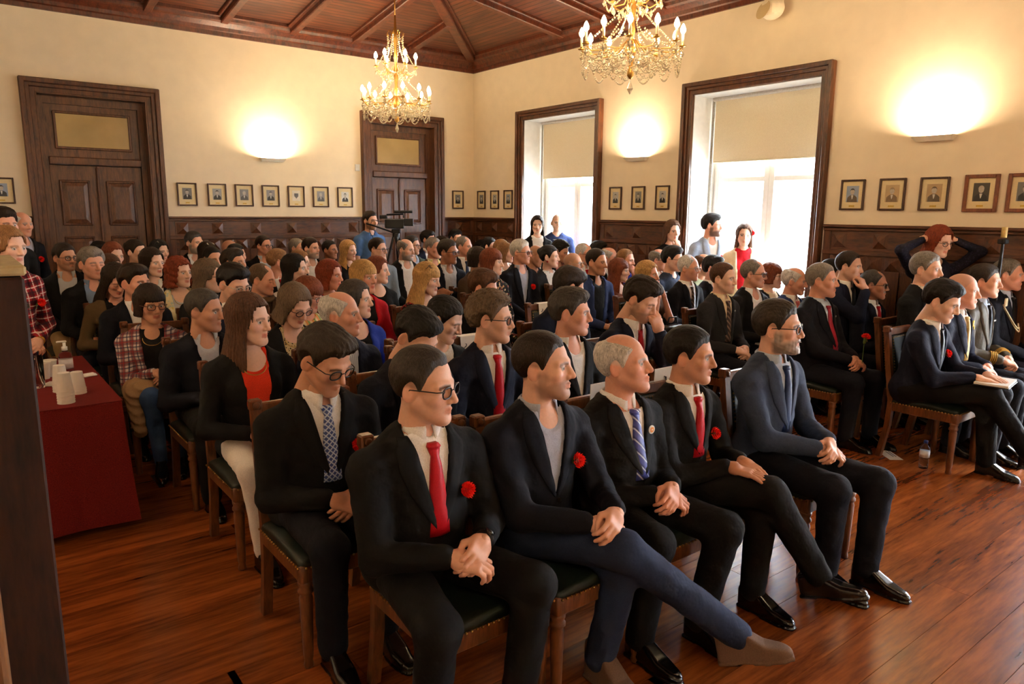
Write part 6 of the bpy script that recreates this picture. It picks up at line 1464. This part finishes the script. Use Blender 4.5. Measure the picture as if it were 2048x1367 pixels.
# black handbag on the lap of the blonde woman
o = find('covering her mouth'); e = empty('handbag', (o.location.x + .05, o.location.y - .36, .6)); tag(e, 'black leather handbag on the lap of the blonde woman', 'handbag')
V, Q = sdf_mesh(lambda X, Y, Z: rbox(X, Y, Z, (0, 0, .07), (.15 - .12 * Z, .06, .08), .04), (-.2, -.1, -.03), (.2, .1, .18), .01); raw('bag', V, Q, mplain('black_bag', (16, 15, 16), .3, .5), e); MB().tube([(-.08, 0, .13), (-.05, 0, .22), (.05, 0, .22), (.08, 0, .13)], .008, 8).build('handle', M_blk, e, True)

# ================================================================== CHANDELIERS
M_gold = mplain('gilt_brass', (196, 150, 78), .3, .5, .85); M_cryst = mglass('crystal', (255, 244, 218), .06, 1.5); MATS['crystal'].node_tree.nodes['Principled BSDF'].inputs['Transmission Weight'].default_value = .62
M_bulb = memit('candle_bulb', (255, 226, 170), 60); M_candle = mplain('candle_sleeve', (240, 226, 196), .6)
def chandelier(P, label, zc0, en):
    """P is the middle of the lower ring of bulbs"""
    r = empty('chandelier', tuple(P)); tag(r, label, 'chandelier', 'crystal chandeliers'); top = zc0 - P[2]
    MB().tube([(0, 0, 1.0), (0, 0, top)], .008, 6).lathe([(.05, top - .05), (.03, top - .02), (.05, top)], n=14).build('chain', M_gold, r, True)
    MB().lathe([(.004, -.3), (.03, -.27), (.03, -.24), (.014, -.2), (.03, -.12), (.045, -.06), (.026, -.02), (.018, .03), (.03, .1), (.02, .16), (.024, .24), (.036, .3), (.02, .36), (.015, .42), (.025, .5), (.016, .62), (.03, .7), (.05, .76), (.02, .82), (.008, 1.0)], n=16).build('stem', M_gold, r, True)
    beads = MB(); drops = MB()
    def bead(p, s): beads.add([(p[0], p[1], p[2] + s), (p[0] + s, p[1], p[2]), (p[0], p[1] + s, p[2]), (p[0] - s, p[1], p[2]), (p[0], p[1] - s, p[2]), (p[0], p[1], p[2] - s)], [[0, 1, 2], [0, 2, 3], [0, 3, 4], [0, 4, 1], [5, 2, 1], [5, 3, 2], [5, 4, 3], [5, 1, 4]])
    def drop(p, s): drops.add([(p[0], p[1], p[2])] + [(p[0] + s * .4 * math.cos(a), p[1] + s * .4 * math.sin(a), p[2] - s * 1.1) for a in [k * math.pi / 3 for k in range(6)]] + [(p[0], p[1], p[2] - s * 1.8)], [[0, k + 1, (k + 1) % 6 + 1] for k in range(6)] + [[7, (k + 1) % 6 + 1, k + 1] for k in range(6)])
    def swag(a, b, sag, n):
        a, b = np.array(a), np.array(b)
        for i in range(n + 1): t = i / n; bead(a * (1 - t) + b * t - np.array([0, 0, sag * 4 * t * (1 - t)]), .0115)
    def tier(n, R, zarm, zbase, ph, en_):
        tips = []
        for k in range(n):
            a = 2 * math.pi * k / n + ph; c, s = math.cos(a), math.sin(a)
            pts = [(.03 * c, .03 * s, zbase), (R * .3 * c, R * .3 * s, zbase - .09), (R * .6 * c, R * .6 * s, zbase - .11), (R * .88 * c, R * .88 * s, zarm - .09), (R * c, R * s, zarm - .05)]
            arm = MB().tube(pts, .0055, 6).lathe([(.006, -.05), (.03, -.042), (.034, -.036), (.012, -.034), (.014, -.02)], (R * c, R * s, zarm), 10); ao = arm.build('arm', M_gold, r, True)
            MB().lathe([(.012, -.025), (.012, .055), (.008, .06)], (R * c, R * s, zarm), 10).build('candle', M_candle, ao, True)
            MB().lathe([(.008, .058), (.022, .078), (.024, .094), (.015, .122), (.003, .142)], (R * c, R * s, zarm), 10).build('bulb', M_bulb, ao, True)
            tips.append((R * c, R * s, zarm - .05)); drop((R * c, R * s, zarm - .06), .045)
            for q in (.35, .65): drop((R * q * c, R * q * s, zbase - .12), .04)
        return tips
    t1 = tier(12, .43, 0, .03, .2, en); t2 = tier(6, .25, .42, .4, .5, en)
    for k in range(12):
        swag(t1[k], t1[(k + 1) % 12], .13, 16); a = t1[k]; swag(a, (a[0] * .25, a[1] * .25, -.12), .12, 18); swag(a, (a[0] * .3, a[1] * .3, .1), .05, 14); b_ = t1[(k + 1) % 12]; swag((a[0] * .72, a[1] * .72, -.1), (b_[0] * .72, b_[1] * .72, -.1), .1, 12); swag((a[0], a[1], a[2] - .02), (b_[0], b_[1], b_[2] - .02), .2, 20)
    for k in range(10):
        a0, a1 = 2 * math.pi * k / 10, 2 * math.pi * (k + 1) / 10
        for R_, z_, sg in ((.34, -.1, .14), (.22, -.15, .12)): swag((R_ * math.cos(a0), R_ * math.sin(a0), z_), (R_ * math.cos(a1), R_ * math.sin(a1), z_), sg, 12)
    for k in range(6):
        swag(t2[k], t2[(k + 1) % 6], .09, 14); a = t2[k]; swag((a[0] * .2, a[1] * .2, .75), a, .03, 18); swag((a[0] * .18, a[1] * .18, .3), (a[0] * 1.5, a[1] * 1.5, 0), .0, 18)
    for k in range(8):
        a = k * math.pi / 4; pts = [(.02 * math.cos(a), .02 * math.sin(a), .74), (.08 * math.cos(a), .08 * math.sin(a), .82), (.11 * math.cos(a), .11 * math.sin(a), .78), (.09 * math.cos(a), .09 * math.sin(a), .74)]
        MB().tube(pts, .005, 5).build('crown_scroll', M_gold, r, True); swag((.1 * math.cos(a), .1 * math.sin(a), .75), (.1 * math.cos(a), .1 * math.sin(a), .55), .0, 8)
        for q in range(2): drop((.16 * math.cos(a + q * .4), .16 * math.sin(a + q * .4), -.1 - .05 * q), .05)
    drop((0, 0, -.3), .07)
    tag(beads.build('crystal_garlands', M_cryst, r), kind='stuff'); tag(drops.build('crystal_drops', M_cryst, r), kind='stuff')
    for k in range(4):
        a = k * math.pi / 2 + .6
        for R, z in ((.43, .1), (.25, .52)):
            if R < .3 and k % 2: continue
            l = bpy.data.lights.new('candle_light', 'POINT'); l.energy = en; l.color = LAMP; l.shadow_soft_size = .03; o = bpy.data.objects.new('bulb_light', l); COL.objects.link(o); o.parent = r; o.location = (R * math.cos(a), R * math.sin(a), z)
c1 = at_depth(793, 197, 9.2); c2 = at_depth(1263, 86, 6.2)
EN = 6
print('CHAND', c1, c2)
chandelier(c1, 'crystal chandelier with lit candle bulbs hanging before the far door', float(cz(min(-c1[0], -c1[1], hx)) - .02), EN)
chandelier(c2, 'nearer crystal chandelier cut by the top picture edge', float(cz(min(-c2[0], -c2[1], hx)) - .02), EN)
def copy_chandelier(P, label):  # unseen chandeliers added to brighten the foreground from outside the view
    src = [o for o in COL.objects if o.name.startswith('chandelier') and 'nearer' in o.get('label', '')][0]
    o = copy_tree(src); o.location = P; o['label'] = label
copy_chandelier((-2.3, -9.65, 3.24), 'crystal chandelier past the right picture edge')
copy_chandelier((-7.6, -5.7, 3.24), 'crystal chandelier past the left picture edge')
copy_chandelier((-6.6, -11.6, 3.24), 'crystal chandelier behind the camera')
